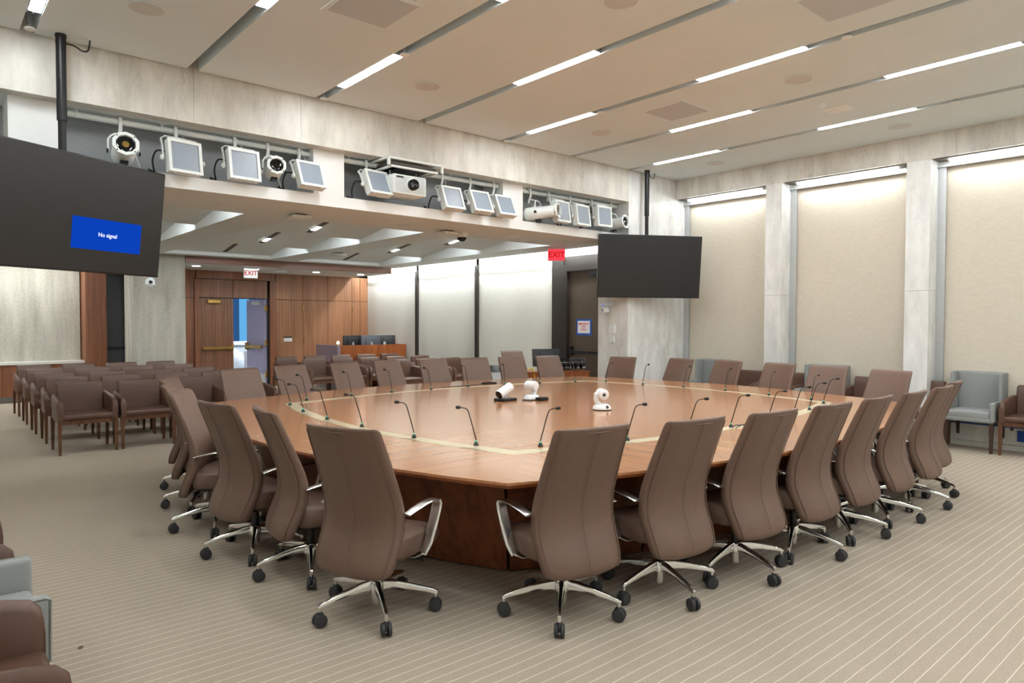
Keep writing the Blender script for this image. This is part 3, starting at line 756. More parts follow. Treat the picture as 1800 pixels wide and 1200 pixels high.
# ================================================================== TABLE TOP CAMERAS AND CABLES
def ptz_camera(loc_, rz, label, group):
    t = thing('table_camera', label, 'camera', loc_, rz, group)
    mb = MB(); prof = [(.0, 0), (.088, 0), (.092, .012), (.086, .035), (.07, .052), (.045, .06), (.0, .062)]
    mb.lathe(prof[1:-1], 24).build('base', 'white_plastic', t)
    MB().lathe([(.089, -.001), (.0935, .004), (.0935, .009)], 24).build('foot_ring', 'black', t)
    m2 = MB(); m2.tube([(-.03, 0, .05), (-.052, 0, .08), (-.062, 0, .12), (-.058, 0, .155), (-.04, 0, .17)], [.03, .026, .025, .026, .02], 10)
    m2.build('arm', 'white_plastic', t)
    hm = Matrix.Translation((0, .0, .155)) @ Matrix.Rotation(math.pi / 2, 4, 'X')
    hd_ = MB().lathe([(.02, -.075), (.045, -.07), (.054, -.055), (.054, .055), (.05, .068), (.04, .074)], 22, hm).build('head', 'white_plastic', t)
    MB().lathe([(.026, .0735), (.026, .077), (.014, .077), (.013, .0745)], 18, hm).build('lens_ring', 'grille', hd_)
    MB().lathe([(.015, .074), (.015, .0765)], 16, hm).build('lens', 'lens_glass', hd_)
    MB().lathe([(.017, 0), (.014, .008)], 14, Matrix.Translation((.03, -.076, .034)) @ Matrix.Rotation(R(58), 4, 'X')).build('badge_button', 'black', t)
    return t
ptz_camera((5.1, 4.534, TZ), R(-32), 'white swivel camera standing alone with its lens toward us', 'table cameras')
ptz_camera((5.17, 5.64, TZ), R(185), 'white swivel camera turned away, behind the cylinder camera', 'table cameras')
t = thing('cylinder_camera', 'white cylinder camera with large dark lens on a flat black base', 'camera', (4.86, 5.74, TZ), R(-84), 'table cameras')
t.scale = (.86, .86, .86)
MB().rbox((0, .02, .017), (.17, .26, .034), .008).build('base', 'black_metal', t, angle=30)
MB().rbox((0, .0, .05), (.05, .07, .05), .01).build('yoke', 'grille', t, angle=30)
hm = Matrix.Translation((0, 0, .125)) @ Matrix.Rotation(R(24), 4, 'X') @ Matrix.Rotation(math.pi / 2, 4, 'X')
hd_ = MB().lathe([(.05, -.13), (.062, -.12), (.064, .10), (.060, .112), (.056, .112), (.054, .10)], 26, hm).build('barrel', 'white_plastic', t)
MB().lathe([(.056, .098), (.056, .106)], 24, hm).build('front_disc', 'black', hd_)
MB().lathe([(.034, .105), (.034, .112), (.028, .113)], 20, hm).build('lens', 'lens_glass', hd_)
tag(MB().rbox((5.20, 5.50, TZ + .02), (.12, .09, .035), .006, 2).build('cable_adapter', 'black_metal', angle=30), 'small dark adapter box in front of the turned-away camera', 'adapter')
tag(MB().tube([(5.0, 5.60, TZ + .008), (5.06, 5.52, TZ + .009), (5.12, 5.56, TZ + .008), (5.10, 5.62, TZ + .008)], .006, 6).build('short_cable', 'black'), 'short dark cable between the table cameras', 'cable')
def coil(cx, cy, r0, turns, label, tail):
    pts = []
    for k in range(turns * 20):
        a = 2 * math.pi * k / 20; rr_ = r0 * (1 + .08 * math.sin(k * .37)); pts.append((cx + rr_ * 1.25 * math.cos(a), cy + rr_ * math.sin(a), TZ + .008 + .004 * (k // 20)))
    tag(MB().tube(pts + tail, .004, 5).build('coiled_cable', 'black'), label, 'cable')
coil(6.05, 7.48, .09, 3, 'black cable coiled on the far side of the table', [(5.8, 7.45, TZ + .006), (5.5, 7.42, TZ + .006), (5.2, 7.40, TZ + .006)])
tag(MB().tube(smooth([(5.02, 3.02, TZ + .006), (5.1, 3.0, TZ + .03), (5.2, 3.04, TZ + .012), (5.16, 3.1, TZ + .006), (5.05, 3.07, TZ + .006)]), .004, 5).build('loop_cable', 'black'), 'small cable loop sticking out of the near right inlay', 'cable')

# ================================================================== ARMCHAIRS
def make_armchair():
    t = thing('armchair', 'tmp', 'chair')
    mb = MB(); rings = []
    for z, y0, y1, wd in [(.44, -.20, -.27, .50), (.50, -.205, -.285, .52), (.62, -.215, -.30, .525), (.74, -.228, -.308, .525), (.805, -.24, -.312, .52), (.826, -.252, -.308, .505), (.832, -.262, -.298, .48)]:
        rings.append([Vector(p) for p in [(-wd / 2, (y0 + y1) / 2, z), (-wd / 2 + .02, y0, z), (0, y0 - .012, z), (wd / 2 - .02, y0, z), (wd / 2, (y0 + y1) / 2, z), (wd / 2 - .02, y1, z), (0, y1 - .01, z), (-wd / 2 + .02, y1, z)]])
    mb.ring_loft(rings).build('backrest', 'leather_dark', t, angle=50)
    MB().rbox((0, .02, .445), (.55, .54, .07), .025, 3).build('seat', 'leather_dark', t, angle=50)
    for sx in (-1, 1):
        m2 = MB(); rings = []
        for y, zt, xo in [(-.285, .70, .30), (-.22, .70, .312), (-.10, .69, .318), (.06, .675, .322), (.18, .662, .322), (.25, .645, .320), (.28, .615, .316), (.288, .57, .314)]:
            zb = .40; tk = .06
            rings.append([Vector((sx * p[0], y, p[1])) for p in [(xo - tk, zb), (xo - tk, zt - .03), (xo - tk * .7, zt - .004), (xo - tk * .25, zt), (xo + .004, zt - .03), (xo - .004, zb)]])
        m2.ring_loft(rings).build('armrest', 'leather_dark', t, angle=50)
    MB().bx(-.27, .27, .23, .275, .36, .41).bx(-.27, .27, -.275, -.23, .36, .41).bx(-.29, -.245, -.26, .26, .36, .41).bx(.245, .29, -.26, .26, .36, .41).build('seat_frame', 'leg_wood', t, smooth=False)
    for sx in (-1, 1):
        for sy, yy in ((1, .255), (-1, -.255)):
            m2 = MB(); xx = .29
            rings = [[Vector((sx * xx * 1.03 + a * wdt, (yy + sy * dz) + b * wdt, z)) for a, b in ((-1, -1), (1, -1), (1, 1), (-1, 1))] for z, wdt, dz in [(0, .014, .012), (.25, .019, .004), (.42, .023, 0)]]
            m2.ring_loft(rings).build('leg', 'leg_wood', t, smooth=False)
    return t
def make_wingchair():
    t = thing('wing_chair', 'tmp', 'chair')
    MB().rbox((0, -.245, .70), (.50, .10, .57), .025, 3).build('backrest', 'grey_fabric', t, angle=50)
    MB().rbox((0, .03, .46), (.47, .50, .10), .025, 3).build('seat_cushion', 'grey_fabric', t, angle=50)
    MB().rbox((0, .0, .405), (.56, .56, .06), .015, 2).build('seat_base', 'grey_fabric', t, angle=50)
    for sx in (-1, 1):
        MB().rbox((sx * .265, -.165, .69), (.05, .27, .585), .02, 3).build('wing', 'grey_fabric', t, angle=50)
        MB().rbox((sx * .262, .06, .51), (.058, .45, .24), .018, 3).build('armrest', 'grey_fabric', t, angle=50)
        MB().tube([(sx * .288, .28, .40), (sx * .288, .284, .62), (sx * .288, .27, .627), (sx * .288, -.1, .627)], .004, 5).build('piping', 'grey_fabric', t)
        for yy in (.24, -.25):
            m2 = MB(); rings = [[Vector((sx * .25 + a * wdt, yy + (-.03 if yy < 0 else 0) * (1 - z / .38) + b * wdt, z)) for a, b in ((-1, -1), (1, -1), (1, 1), (-1, 1))] for z, wdt in [(0, .016), (.38, .023)]]
            m2.ring_loft(rings).build('leg', 'dark_leg', t, smooth=False)
    return t
arm = make_armchair(); ARM = snapshot(arm); wing = make_wingchair(); WING = snapshot(wing)
au = [False]; wu = [False]
def put(proto, snap, flag, x, y, face, label, group):
    if not flag[0]:
        flag[0] = True; proto.location = (x, y, 0); proto.rotation_euler.z = R(face - 90); tag(proto, label, None, group); return proto
    return dup(snap, (x, y, 0), R(face - 90), label, group)
for r_, yf in enumerate([9.72, 10.76, 11.80, 12.98, 14.2]):
    for c in range(4):
        x = 1.575 + c * .683 + random.uniform(-.012, .012)
        rown = ['front', 'second', 'third', 'fourth', 'rearmost'][r_]
        coln = ['leftmost', 'second from the left', 'third from the left', 'rightmost'][c]
        put(arm, ARM, au, x, yf + .27 + random.uniform(-.02, .02), 270 + random.uniform(-2, 2), 'dark brown leather armchair in the left block, %s row, %s' % (rown, coln), 'armchairs in the left block')
CB = [(14.66, [6.26, 6.92, 7.58, 8.24, 8.90], 'rear'), (13.32, [6.28, 6.94, 7.60, 8.26, 8.92], 'middle'), (12.1, [7.60, 8.26, 8.92], 'front')]
for y, xs, rn in CB:
    for i, x in enumerate(xs):
        put(arm, ARM, au, x, y, 270 + random.uniform(-3, 3), 'brown armchair behind the table before the desk, %s row, %s from the left' % (rn, ORD[i]), 'armchairs in the block before the desk')
WR = [('w', 6.64, 10.16, 'farthest grey wing chair, near the corner pier'), ('a', 5.98, 10.1, 'brown armchair against the window wall, right of the farthest grey chair'), ('a', 5.315, 10.12, 'brown armchair in front of the first marble pillar'),
      ('w', 4.70, 10.16, 'middle grey wing chair, before the centre shade'), ('a', 4.06, 10.1, 'brown armchair right of the middle grey wing chair'), ('a', 3.39, 10.1, 'brown armchair left of the nearest grey wing chair, before a pillar'),
      ('w', 2.92, 10.22, 'nearest grey wing chair at the right, fully in view'), ('a', 2.12, 10.23, 'brown armchair cut off by the right edge of the photo')]
WR[6] = ('w', 2.765, 10.22, WR[6][3])
for k, y, x, lab in WR:
    if k == 'w': put(wing, WING, wu, x, y, 180, lab, 'grey wing chairs')
    else: put(arm, ARM, au, x, y, 180, lab, 'armchairs along the window wall')
put(arm, ARM, au, .02, 3.93, 0, 'brown leather armchair at the left edge, beyond the grey chair', 'armchairs at the left edge')
put(wing, WING, wu, .06, 3.17, 0, 'grey wing chair at the lower left, between two brown armchairs', 'grey wing chairs')
put(arm, ARM, au, .03, 2.55, 0, 'brown leather armchair in the bottom left corner of the photo', 'armchairs at the left edge')

# ================================================================== CEILING FIXTURES
slot_names = ['leftmost', 'second', 'third', 'fourth', 'fifth', 'sixth', 'rightmost']
def lamp_bar(x, ya, yb, label):
    lm = thing('linear_lamp', label, 'lamp', (x, (ya + yb) / 2, ZC), 0, 'linear lamps in the ceiling slots')
    L = (yb - ya) / 2
    MB().bx(-.048, .048, -L - .02, L + .02, .005, .09).build('housing', 'alu', lm, smooth=False)
    MB().bx(-.042, .042, -L, L, -.001, .005).build('diffuser', 'lamp_face', lm, smooth=False)
near_far = ['farthest', 'middle', 'nearer', 'nearest']
for i, x in enumerate(SLOTS):
    seg = [(5.70, 6.83), (3.07, 4.20), (.42, 1.55), (-2.2, -1.07)] if i % 2 == 0 else [(4.40, 5.53), (1.75, 2.88), (-.9, .23), (-3.55, -2.42)]
    for k, (a, b) in enumerate(seg):
        lamp_bar(x, a, b, 'bright linear lamp in the %s ceiling slot, %s from the marble header' % (slot_names[i], ['first', 'second', 'third', 'fourth'][k]))
for x, y, lab in [(1.444, 6.17, 'above the left hanging screen'), (4.164, 6.2, 'in the fourth ceiling panel'), (6.897, 6.18, 'in the sixth ceiling panel'), (6.935, 3.5, 'in the centre of the sixth panel, nearer'), (9.56, 6.16, 'beside the corner over the windows'), (9.55, 3.46, 'in the last panel over the second window'), (4.22, 3.58, 'at the top edge of the photo')]:
    t = thing('ceiling_speaker', 'round flush ceiling speaker ' + lab, 'speaker', (x, y, ZC), 0, 'round ceiling speakers')
    MB().lathe([(.145, .0), (.15, -.006), (.132, -.007), (.13, .0)], 32).build('rim', 'ceiling_paint', t)
    MB().lathe([(.131, -.003), (.131, .0)], 32).build('grille', 'speaker_grille', t)
for x, y, s_, lab in [(2.80, 4.95, .30, 'at the upper left'), (6.87, 4.96, .30, 'over the table centre'), (5.52, 2.40, .30, 'at the top edge on the right'), ]:
    t = thing('air_diffuser', 'square grey perforated ceiling diffuser ' + lab, 'vent', (x, y, ZC), 0, 'square ceiling diffusers')
    MB().bx(-s_, s_, -s_, s_, -.008, 0).build('frame', 'ceiling_paint', t, smooth=False)
    MB().bx(-s_ + .035, s_ - .035, -s_ + .035, s_ - .035, -.011, -.006).build('grille', 'grille', t, smooth=False)
t = thing('ceiling_hatch', 'small pale square ceiling plate beside a smoke detector', 'panel', (8.22, 3.66, ZC))
MB().bx(-.13, .13, -.13, .13, -.012, 0).build('plate', 'white_paint', t, smooth=False)
MB().bx(-.10, .10, -.10, .10, -.014, -.011).build('inner_plate', 'white_paint', t, smooth=False)
t = thing('smoke_detector', 'small white smoke detector on the main ceiling', 'detector', (7.92, 3.72, ZC))
MB().lathe([(.055, 0), (.055, -.012)], 18).build('base', 'ceiling_paint', t); MB().lathe([(.045, -.012), (.04, -.035), (.02, -.042)], 18).build('cap', 'ceiling_paint', t)
for x, y, lab in [(.775, 7.2, 'beside the hanging screen pole'), (3.49, 7.26, 'where the third slot meets the header'), (3.494, 5.58, 'at the end of the third slot lamp'), (6.19, 7.27, 'where the fifth slot meets the header'), (6.198, 5.55, 'at the end of the far fifth slot lamp'), (6.19, 2.69, 'at the top right in the fifth slot'), (8.93, 5.53, 'at the end of the rightmost slot lamp'), (8.915, 2.66, 'in the rightmost slot at the right')]:
    t = thing('sprinkler_head', 'round white disc sprinkler ' + lab, 'sprinkler', (x, y, ZC), 0, 'sprinkler discs in the ceiling slots')
    MB().lathe([(.018, .2), (.018, .0), (.028, -.0), (.028, -.015)], 14).build('stem', 'alu', t)
    MB().lathe([(.042, -.015), (.044, -.02), (.042, -.026)], 20).build('disc', 'white_paint', t)
# things under the lower rear ceiling
for x, y, lab in [(3.66, 8.33, 'above the third shade column, at the left'), (5.95, 8.34, 'beside the dome camera'), (6.25, 12.40, 'between the rear coffers')]:
    t = thing('access_point', 'flat white ceiling access point ' + lab, 'access point', (x, y, ZS), 0, 'access points under the rear ceiling')
    MB().bx(-.07, .07, -.07, .07, -.02, 0).build('bracket', 'dark_void', t, smooth=False)
    MB().rbox((0, 0, -.04), (.24, .24, .045), .012, 2).build('case', 'rear_paint', t, angle=40)
t = thing('dome_camera', 'white dome camera with dark bubble under the rear ceiling', 'camera', (6.28, 8.42, ZS))
MB().lathe([(.09, 0), (.09, -.05), (.075, -.065)], 24).build('housing', 'white_plastic', t)
MB().lathe([(.072, -.062), (.065, -.095), (.04, -.12), (.01, -.128)], 24).build('bubble', 'lens_glass', t)
for x, y, r_, lab in [(2.62, 8.15, .12, 'at the left behind the screen'), (5.22, 8.36, .12, 'near the white access point'), (4.75, 7.95, .05, 'tiny, below the projector'), (7.85, 8.5, .12, 'left of the red exit sign')]:
    t = thing('ceiling_disc', 'round flush ceiling fitting on the lower ceiling, ' + lab, 'speaker', (x, y, ZS), 0, 'round fittings on the lower ceiling')
    MB().lathe([(r_, 0), (r_ * 1.03, -.006), (r_ * .9, -.008)], 28).build('rim', 'rear_paint', t); MB().lathe([(r_ * .9, -.004), (r_ * .9, 0)], 28).build('grille', 'speaker_grille', t)
t = thing('ceiling_hatch', 'white diamond-shaped access hatch on the lower ceiling', 'panel', (7.05, 8.2, ZS))
MB().bx(-.15, .15, -.15, .15, -.01, 0).build('plate', 'white_paint', t, smooth=False); MB().bx(-.12, .12, -.12, .12, -.012, -.009).build('inner_plate', 'white_paint', t, smooth=False)
for i, (x, y) in enumerate([(4.6, 15.75), (5.88, 15.75), (7.35, 15.75), (8.55, 15.75)]):
    t = thing('downlight', 'small glowing recessed downlight before the doors, %s from the left' % ORD[i], 'lamp', (x, y, 2.816), 0, 'downlights before the doors')
    MB().lathe([(.09, 0), (.095, -.005), (.075, -.006)], 22).build('trim_ring', 'white_paint', t); MB().lathe([(.072, -.010), (.074, -.0065)], 22).build('diffuser', 'down_lamp', t)
t = thing('ceiling_speaker', 'small white box on the dropped ceiling before the doors', 'speaker', (6.55, 15.9, 2.816)); MB().rbox((0, 0, -.025), (.22, .2, .05), .01).build('case', 'white_plastic', t, angle=40); MB().bx(-.09, .09, -.08, .08, -.053, -.049).build('grille', 'grille', t, smooth=False)

# exit signs
def exit_sign(loc_, rz, m_face, m_text, label, size=.11):
    t = thing('exit_sign', label, 'sign', loc_, rz, 'exit signs')
    MB().bx(-.15, .15, -.012, .012, -.235, -.03).build('panel', m_face, t, smooth=False)
    MB().bx(-.155, -.15, -.016, .016, -.24, -.025).bx(.15, .155, -.016, .016, -.24, -.025).bx(-.155, .155, -.016, .016, -.245, -.235).build('edge', 'alu', t, smooth=False)
    MB().bx(-.17, .17, -.03, .03, -.03, 0).build('canopy', 'alu', t, smooth=False)
    text_mesh('lettering', 'EXIT', size * 1.3, m_text, t, Matrix.Translation((0, -.0135, -.135)) @ Matrix.Rotation(math.pi / 2, 4, 'X'))
exit_sign((8.72, 8.86, ZS), R(-38), 'exit_red', 'exit_red_text', 'glowing red EXIT sign near the dark emergency door')
exit_sign((5.62, 15.35, 2.816), 0, 'exit_white', 'exit_red_text', 'white EXIT sign with red letters above the double door')

# ================================================================== HANGING SCREENS
def hanging_tv(px, py, yaw, tilt, zc, label, signal=False, cable=None):
    t = thing('hanging_screen', label, 'screen', (px, py, 0), 0, 'large screens hung from ceiling poles')
    wd, h, off = 1.782, 1.022, .165
    N = Vector((math.sin(yaw), -math.cos(yaw), 0)); Rd = Vector((math.cos(yaw), math.sin(yaw), 0))
    n = N * math.cos(tilt) - Vector((0, 0, 1)) * math.sin(tilt); U = Vector((0, 0, 1)) * math.cos(tilt) + N * math.sin(tilt)
    Mt = Matrix((Rd, U, n)).transposed().to_4x4(); Mt.translation = Vector((0, 0, zc)) + N * off
    cab = MB().rbox((0, 0, -.03), (wd, h, .05), .006, 2, Mt).rbox((0, -.02, -.07), (wd * .6, h * .6, .05), .01, 2, Mt).build('cabinet', 'bezel', t, angle=30)
    MB().bx(-wd / 2 + .012, wd / 2 - .012, -h / 2 + .016, h / 2 - .012, -.006, -.0035, Mt).build('display_panel', 'screen_off', t, smooth=False)
    MB().lathe([(.044, ZC - .03), (.044, ZC)], 20).build('ceiling_plate', 'black_metal', t)
    MB().lathe([(.040, ZC - .75), (.040, ZC - .01)], 16).lathe([(.043, ZC - .08), (.043, ZC - .06)], 16).build('upper_tube', 'black_metal', t)
    MB().lathe([(.031, zc - .2), (.031, ZC - .74)], 16).build('lower_tube', 'black_metal', t)
    MB().bx(-.12, .12, -.25, .25, -.12, -.09, Mt).build('bracket', 'black_metal', t, smooth=False)
    if signal:
        A = lambda u, v: Mt @ Vector((u, v, -.0028))
        u0, u1, v0, v1 = -.031, .660, -.303, -.022
        MB().add([A(u0, v0), A(u1, v0), A(u1, v1), A(u0, v1)], [(0, 1, 2, 3)]).build('signal_box', 'screen_blue', t, smooth=False)
        text_mesh('message', 'No signal', .05, 'screen_text', t, Mt @ Matrix.Translation(((u0 + u1) / 2, (v0 + v1) / 2, -.0018)), .0002)
    if cable: MB().tube(smooth(cable), .007, 6).build('power_cable', 'black', t)
hanging_tv(1.0, 7.22, .476, .116, 2.551, 'large hanging screen with a blue No signal box, upper left', True,
           [(.04, 0, ZC - .07), (.10, -.005, ZC - .075), (.16, -.02, ZC - .11), (.2, -.035, ZC - .10), (.213, -.045, ZC - .03), (.214, -.046, ZC - .005)])
hanging_tv(9.18, 7.20, -.522, .10, 2.523, 'blank dark hanging screen in front of the corner pier', False,
           [(.04, 0, ZC - .07), (.12, .0, ZC - .10), (.2, .02, ZC - .10), (.24, .035, ZC - .03), (.24, .035, ZC - .005)])
tag(MB().bx(1.155, 1.265, 7.12, 7.22, ZC - .006, ZC).bx(1.19, 1.235, 7.15, 7.2, ZC - .01, ZC - .005).build('power_outlet', 'white_plastic', smooth=False), 'small white power outlet in the ceiling beside the left pole', 'outlet')

# ================================================================== STAGE LIGHTS
PIPE_Y, PIPE_Z = 7.62, 3.545
for a, b, lab in [(1.07, 3.48, 'left niche'), (3.88, 6.32, 'middle niche'), (6.72, 8.90, 'right niche')]:
    t = thing('lighting_pipe', 'white lighting pipe across the ' + lab, 'pipe', ((a + b) / 2, PIPE_Y, PIPE_Z), 0, 'lighting pipes')
    h = (b - a) / 2
    MB().tube([(-h, 0, 0), (h, 0, 0)], .029, 14).build('pipe', 'stage_white', t)
    for k in range(4):
        x = -h + .1 + (2 * h - .2) * k / 3
        MB().tube([(x, 0, .02), (x, 0, .05)], .01, 8).rbox((x, 0, .052), (.07, .05, .008), .002, 1).rbox((x, 0, 0), (.03, .06, .06), .008, 1).build('hanger', 'stage_white', t, angle=40)
def clamp(t, z0, dy):
    pts = [(0, dy - .012, -.07), (0, dy - .02, -.0), (0, dy - .03, .035), (0, dy + .0, .058), (0, dy + .03, .035), (0, dy + .032, .01)]
    MB().band([(0, dy - .0, z0), (0, dy - .04, -.06), (0, dy - .042, .0), (0, dy - .035, .035), (0, dy, .046), (0, dy + .036, .03), (0, dy + .04, .0)], (1, 0, 0), .036, .014).tube([(0, dy, z0 + .04), (0, dy, z0 - .02)], .012, 8).build('clamp', 'stage_white', t, angle=40)
def panel_light(x, zc, yaw, tilt, label, size=.37, xo=0, yc=7.42, group='square panel stage lights'):
    t = thing('panel_light', label, 'stage light', (x, PIPE_Y, PIPE_Z), 0, group)
    Mb = Matrix.Translation((xo, yc - PIPE_Y, zc - .018 - PIPE_Z)) @ Matrix.Rotation(yaw, 4, 'Z') @ Matrix.Rotation(-tilt, 4, 'X')
    s_ = size * .88
    mb = MB(); rings = []
    for y, k in [(.0, 1.0), (-.05, 1.0), (-.055, .985)]: pass
    rings = [[Vector((a * s_ * k / 2, y, b * s_ * k / 2 + dz)) for a, b in ((-1, -1), (1, -1), (1, 1), (-1, 1))] for y, k, dz in [(-.05, 1, 0), (.03, .98, 0), (.09, .72, .03), (.12, .6, .03)]]
    mb.ring_loft(rings, True, Mb).bx(-s_ * .32, s_ * .32, .0, .06, s_ * .5 - .02, s_ * .5 + .035, Mb).build('housing', 'stage_white', t, smooth=False)
    fr = MB(); e = .03; h = s_ / 2 + .004
    fr.bx(-h, h, -.068, -.05, h - e, h, Mb).bx(-h, h, -.068, -.05, -h, -h + e, Mb).bx(-h, -h + e, -.068, -.05, -h + e, h - e, Mb).bx(h - e, h, -.068, -.05, -h + e, h - e, Mb).build('front_frame', 'stage_white', t, smooth=False)
    MB().bx(-h + e, h - e, -.058, -.05, -h + e, h - e, Mb).build('diffuser', 'diffuser_glass', t, smooth=False)
    yk = MB(); q = s_ / 2 + .028
    yk.band([Mb @ Vector(p) for p in [(-q, .0, -.02), (-q, .01, .12), (-q, .03, s_ / 2 + .02), (-q * .8, .035, s_ / 2 + .05), (q * .8, .035, s_ / 2 + .05), (q, .03, s_ / 2 + .02), (q, .01, .12), (q, 0, -.02)]], Mb.to_3x3() @ Vector((0, 1, 0)), .032, .012)
    yk.build('yoke', 'stage_white', t, smooth=False)
    for sx in (-1, 1):
        MB().lathe([(.026, 0), (.03, .012), (.02, .026)], 10, Mb @ Matrix.Translation((sx * q, 0, -.02)) @ Matrix.Rotation(sx * math.pi / 2, 4, 'Y')).build('tilt_knob', 'stage_white', t)
        MB().lathe([(.008, 0), (.008, .012)], 8, Mb @ Matrix.Translation((sx * s_ * .33, -.055, -s_ / 2 - .014))).build('latch', 'stage_white', t)
    tp = Mb @ Vector((0, .035, s_ / 2 + .05))
    clamp(t, tp.z, 0)
    MB().tube([(0, 0, tp.z + .03), (tp.x, tp.y, tp.z)], .013, 8).build('bolt', 'stage_white', t)
    a = Mb @ Vector((-s_ * .4, .1, .08))
    zl = 3.092 - PIPE_Z
    MB().tube(smooth([a, a + Vector((-.07, .02, -.0)), a + Vector((-.10, .05, -.1)), Vector((a.x - .05, .06, max(zl, a.z - .22))), Vector((a.x - .10, .08, zl + .05)), Vector((a.x - .03, .1, zl + .02)), Vector((a.x - .09, .06, zl + .035)), Vector((a.x - .13, .1, zl))], 4), .009, 6).build('power_cable', 'black', t)
    MB().tube(smooth([(.06, 0, .0), (.10, .02, -.07), (.08, .0, -.12), tuple(Mb @ Vector((.1, .04, s_ / 2 + .02)))]), .004, 5).build('safety_cable', 'stage_white', t)
    return t
D = math.radians
panel_light(2.03, 3.255, D(9), D(8), 'square white stage light right of the gold-lensed spotlight', xo=.02)
panel_light(2.62, 3.265, D(4), D(10), 'square white stage light in the centre of the left niche', xo=.02)
panel_light(3.34, 3.262, D(6), D(22), 'square white stage light at the right end of the left niche', .35, .04)
panel_light(4.20, 3.285, D(6), D(25), 'square white stage light left of the projector', .36, .04, 7.42)
panel_light(5.33, 3.235, D(2), D(22), 'square white stage light right of the projector', .36, .02)
panel_light(5.80, 3.24, D(0), D(25), 'square white stage light, second right of the projector', .36, .03)
panel_light(6.22, 3.235, D(0), D(25), 'square white stage light at the right end of the middle niche', .35, .04)
panel_light(7.30, 3.285, D(6), D(8), 'square white stage light just behind the long barrel spotlight', .36, .08)
panel_light(7.76, 3.275, D(4), D(8), 'square white stage light in the centre of the right niche', .36, .06)
panel_light(8.26, 3.31, D(-2), D(4), 'square white stage light before the last dark-lensed spotlight', .36, .06)
def spot(x, zc, yaw, tilt, length, r_, lens, label, yc=7.46, xo=0, gold=False):
    t = thing('barrel_spotlight', label, 'stage light', (x, PIPE_Y, PIPE_Z), 0, 'barrel spotlights')
    Mb = Matrix.Translation((xo, yc - PIPE_Y, zc - PIPE_Z)) @ Matrix.Rotation(yaw, 4, 'Z') @ Matrix.Rotation(D(90) - tilt * 1, 4, 'X')
    # local +Z points out of the lens (towards -Y before yaw)
    MB().lathe([(r_ * .75, -length * .45), (r_ * .95, -length * .4), (r_ * .95, -.02), (r_ * .82, .0), (r_ * .82, length * .42), (r_ * .8, length * .5 - .05)], 20, Mb).build('barrel', 'stage_white', t)
    mb = MB(); oc = lambda rad, z: [Vector((rad * math.cos(2 * math.pi * k / 10 + .3), rad * math.sin(2 * math.pi * k / 10 + .3), z)) for k in range(10)]
    mb.ring_loft([oc(r_ * .8, length * .5 - .03), oc(r_ * 1.08, length * .5 - .03), oc(r_ * 1.08, length * .5), oc(r_ * .80, length * .5), oc(r_ * .78, length * .5 - .028)], False, Mb)
    mb.build('front_ring', 'stage_white', t, smooth=False)
    for k in range(4):
        a = 2 * math.pi * k / 4 + .78
        MB().lathe([(.007, 0), (.006, .004)], 8, Mb @ Matrix.Translation((r_ * .95 * math.cos(a), r_ * .95 * math.sin(a), length * .5))).build('screw', 'black', t)
    MB().lathe([(r_ * .78, length * .5 - .03), (r_ * .6, length * .5 - .024), (r_ * .2, length * .5 - .02)], 22, Mb).build('lens', 'lens_glass', t)
    if gold: MB().lathe([(r_ * .28, length * .5 - .0215), (r_ * .28, length * .5 - .0185), (r_ * .12, length * .5 - .0175)], 18, Mb).build('lamp_cap', 'lens_gold', t)
    q = r_ * 1.18
    MB().tube([Mb @ Vector(p) for p in [(-q, 0, -.04), (-q, q * .9, -.04), (-q * .8, q * 1.25, -.04), (-q * .5, q * 1.42, -.04), (q * .5, q * 1.42, -.04), (q * .8, q * 1.25, -.04), (q, q * .9, -.04), (q, 0, -.04)]], .009, 8).build('yoke', 'stage_white', t)
    for sx in (-1, 1): MB().lathe([(.02, 0), (.022, .015)], 10, Mb @ Matrix.Translation((sx * q, 0, -.04)) @ Matrix.Rotation(sx * math.pi / 2, 4, 'Y')).build('tilt_knob', 'black', t)
    tp = Mb @ Vector((0, q * 1.42, -.04)); clamp(t, tp.z, 0)
    MB().tube([(0, 0, tp.z + .04), tp], .011, 8).build('bolt', 'stage_white', t)
    MB().rbox((0, -r_ * .98, -.05), (.07, .03, .09), .006, 1, Mb).build('shutter_block', 'black', t, smooth=False)
    MB().tube(smooth([Mb @ Vector((.02, r_ * .9, -.1)), Vector((.12, .05, -.18)), Vector((.16, .08, -.30)), Vector((.22, .1, 3.095 - PIPE_Z))]), .008, 6).build('power_cable', 'stage_white', t)
    return t
spot(1.53, 3.235, D(-6), D(12), .34, .108, None, 'round white spotlight with gold lamp cap behind the left screen', 7.44, 0, True)
spot(2.98, 3.275, D(-12), D(8), .32, .095, None, 'small round spotlight between two square lights in the left niche', 7.46, .02)
spot(6.92, 3.225, D(26), D(4), .56, .105, None, 'long white barrel spotlight turned to the right, right niche', 7.44, .08)
spot(8.72, 3.235, D(6), D(6), .40, .105, None, 'last round spotlight at the right end of the right niche', 7.5, .03)
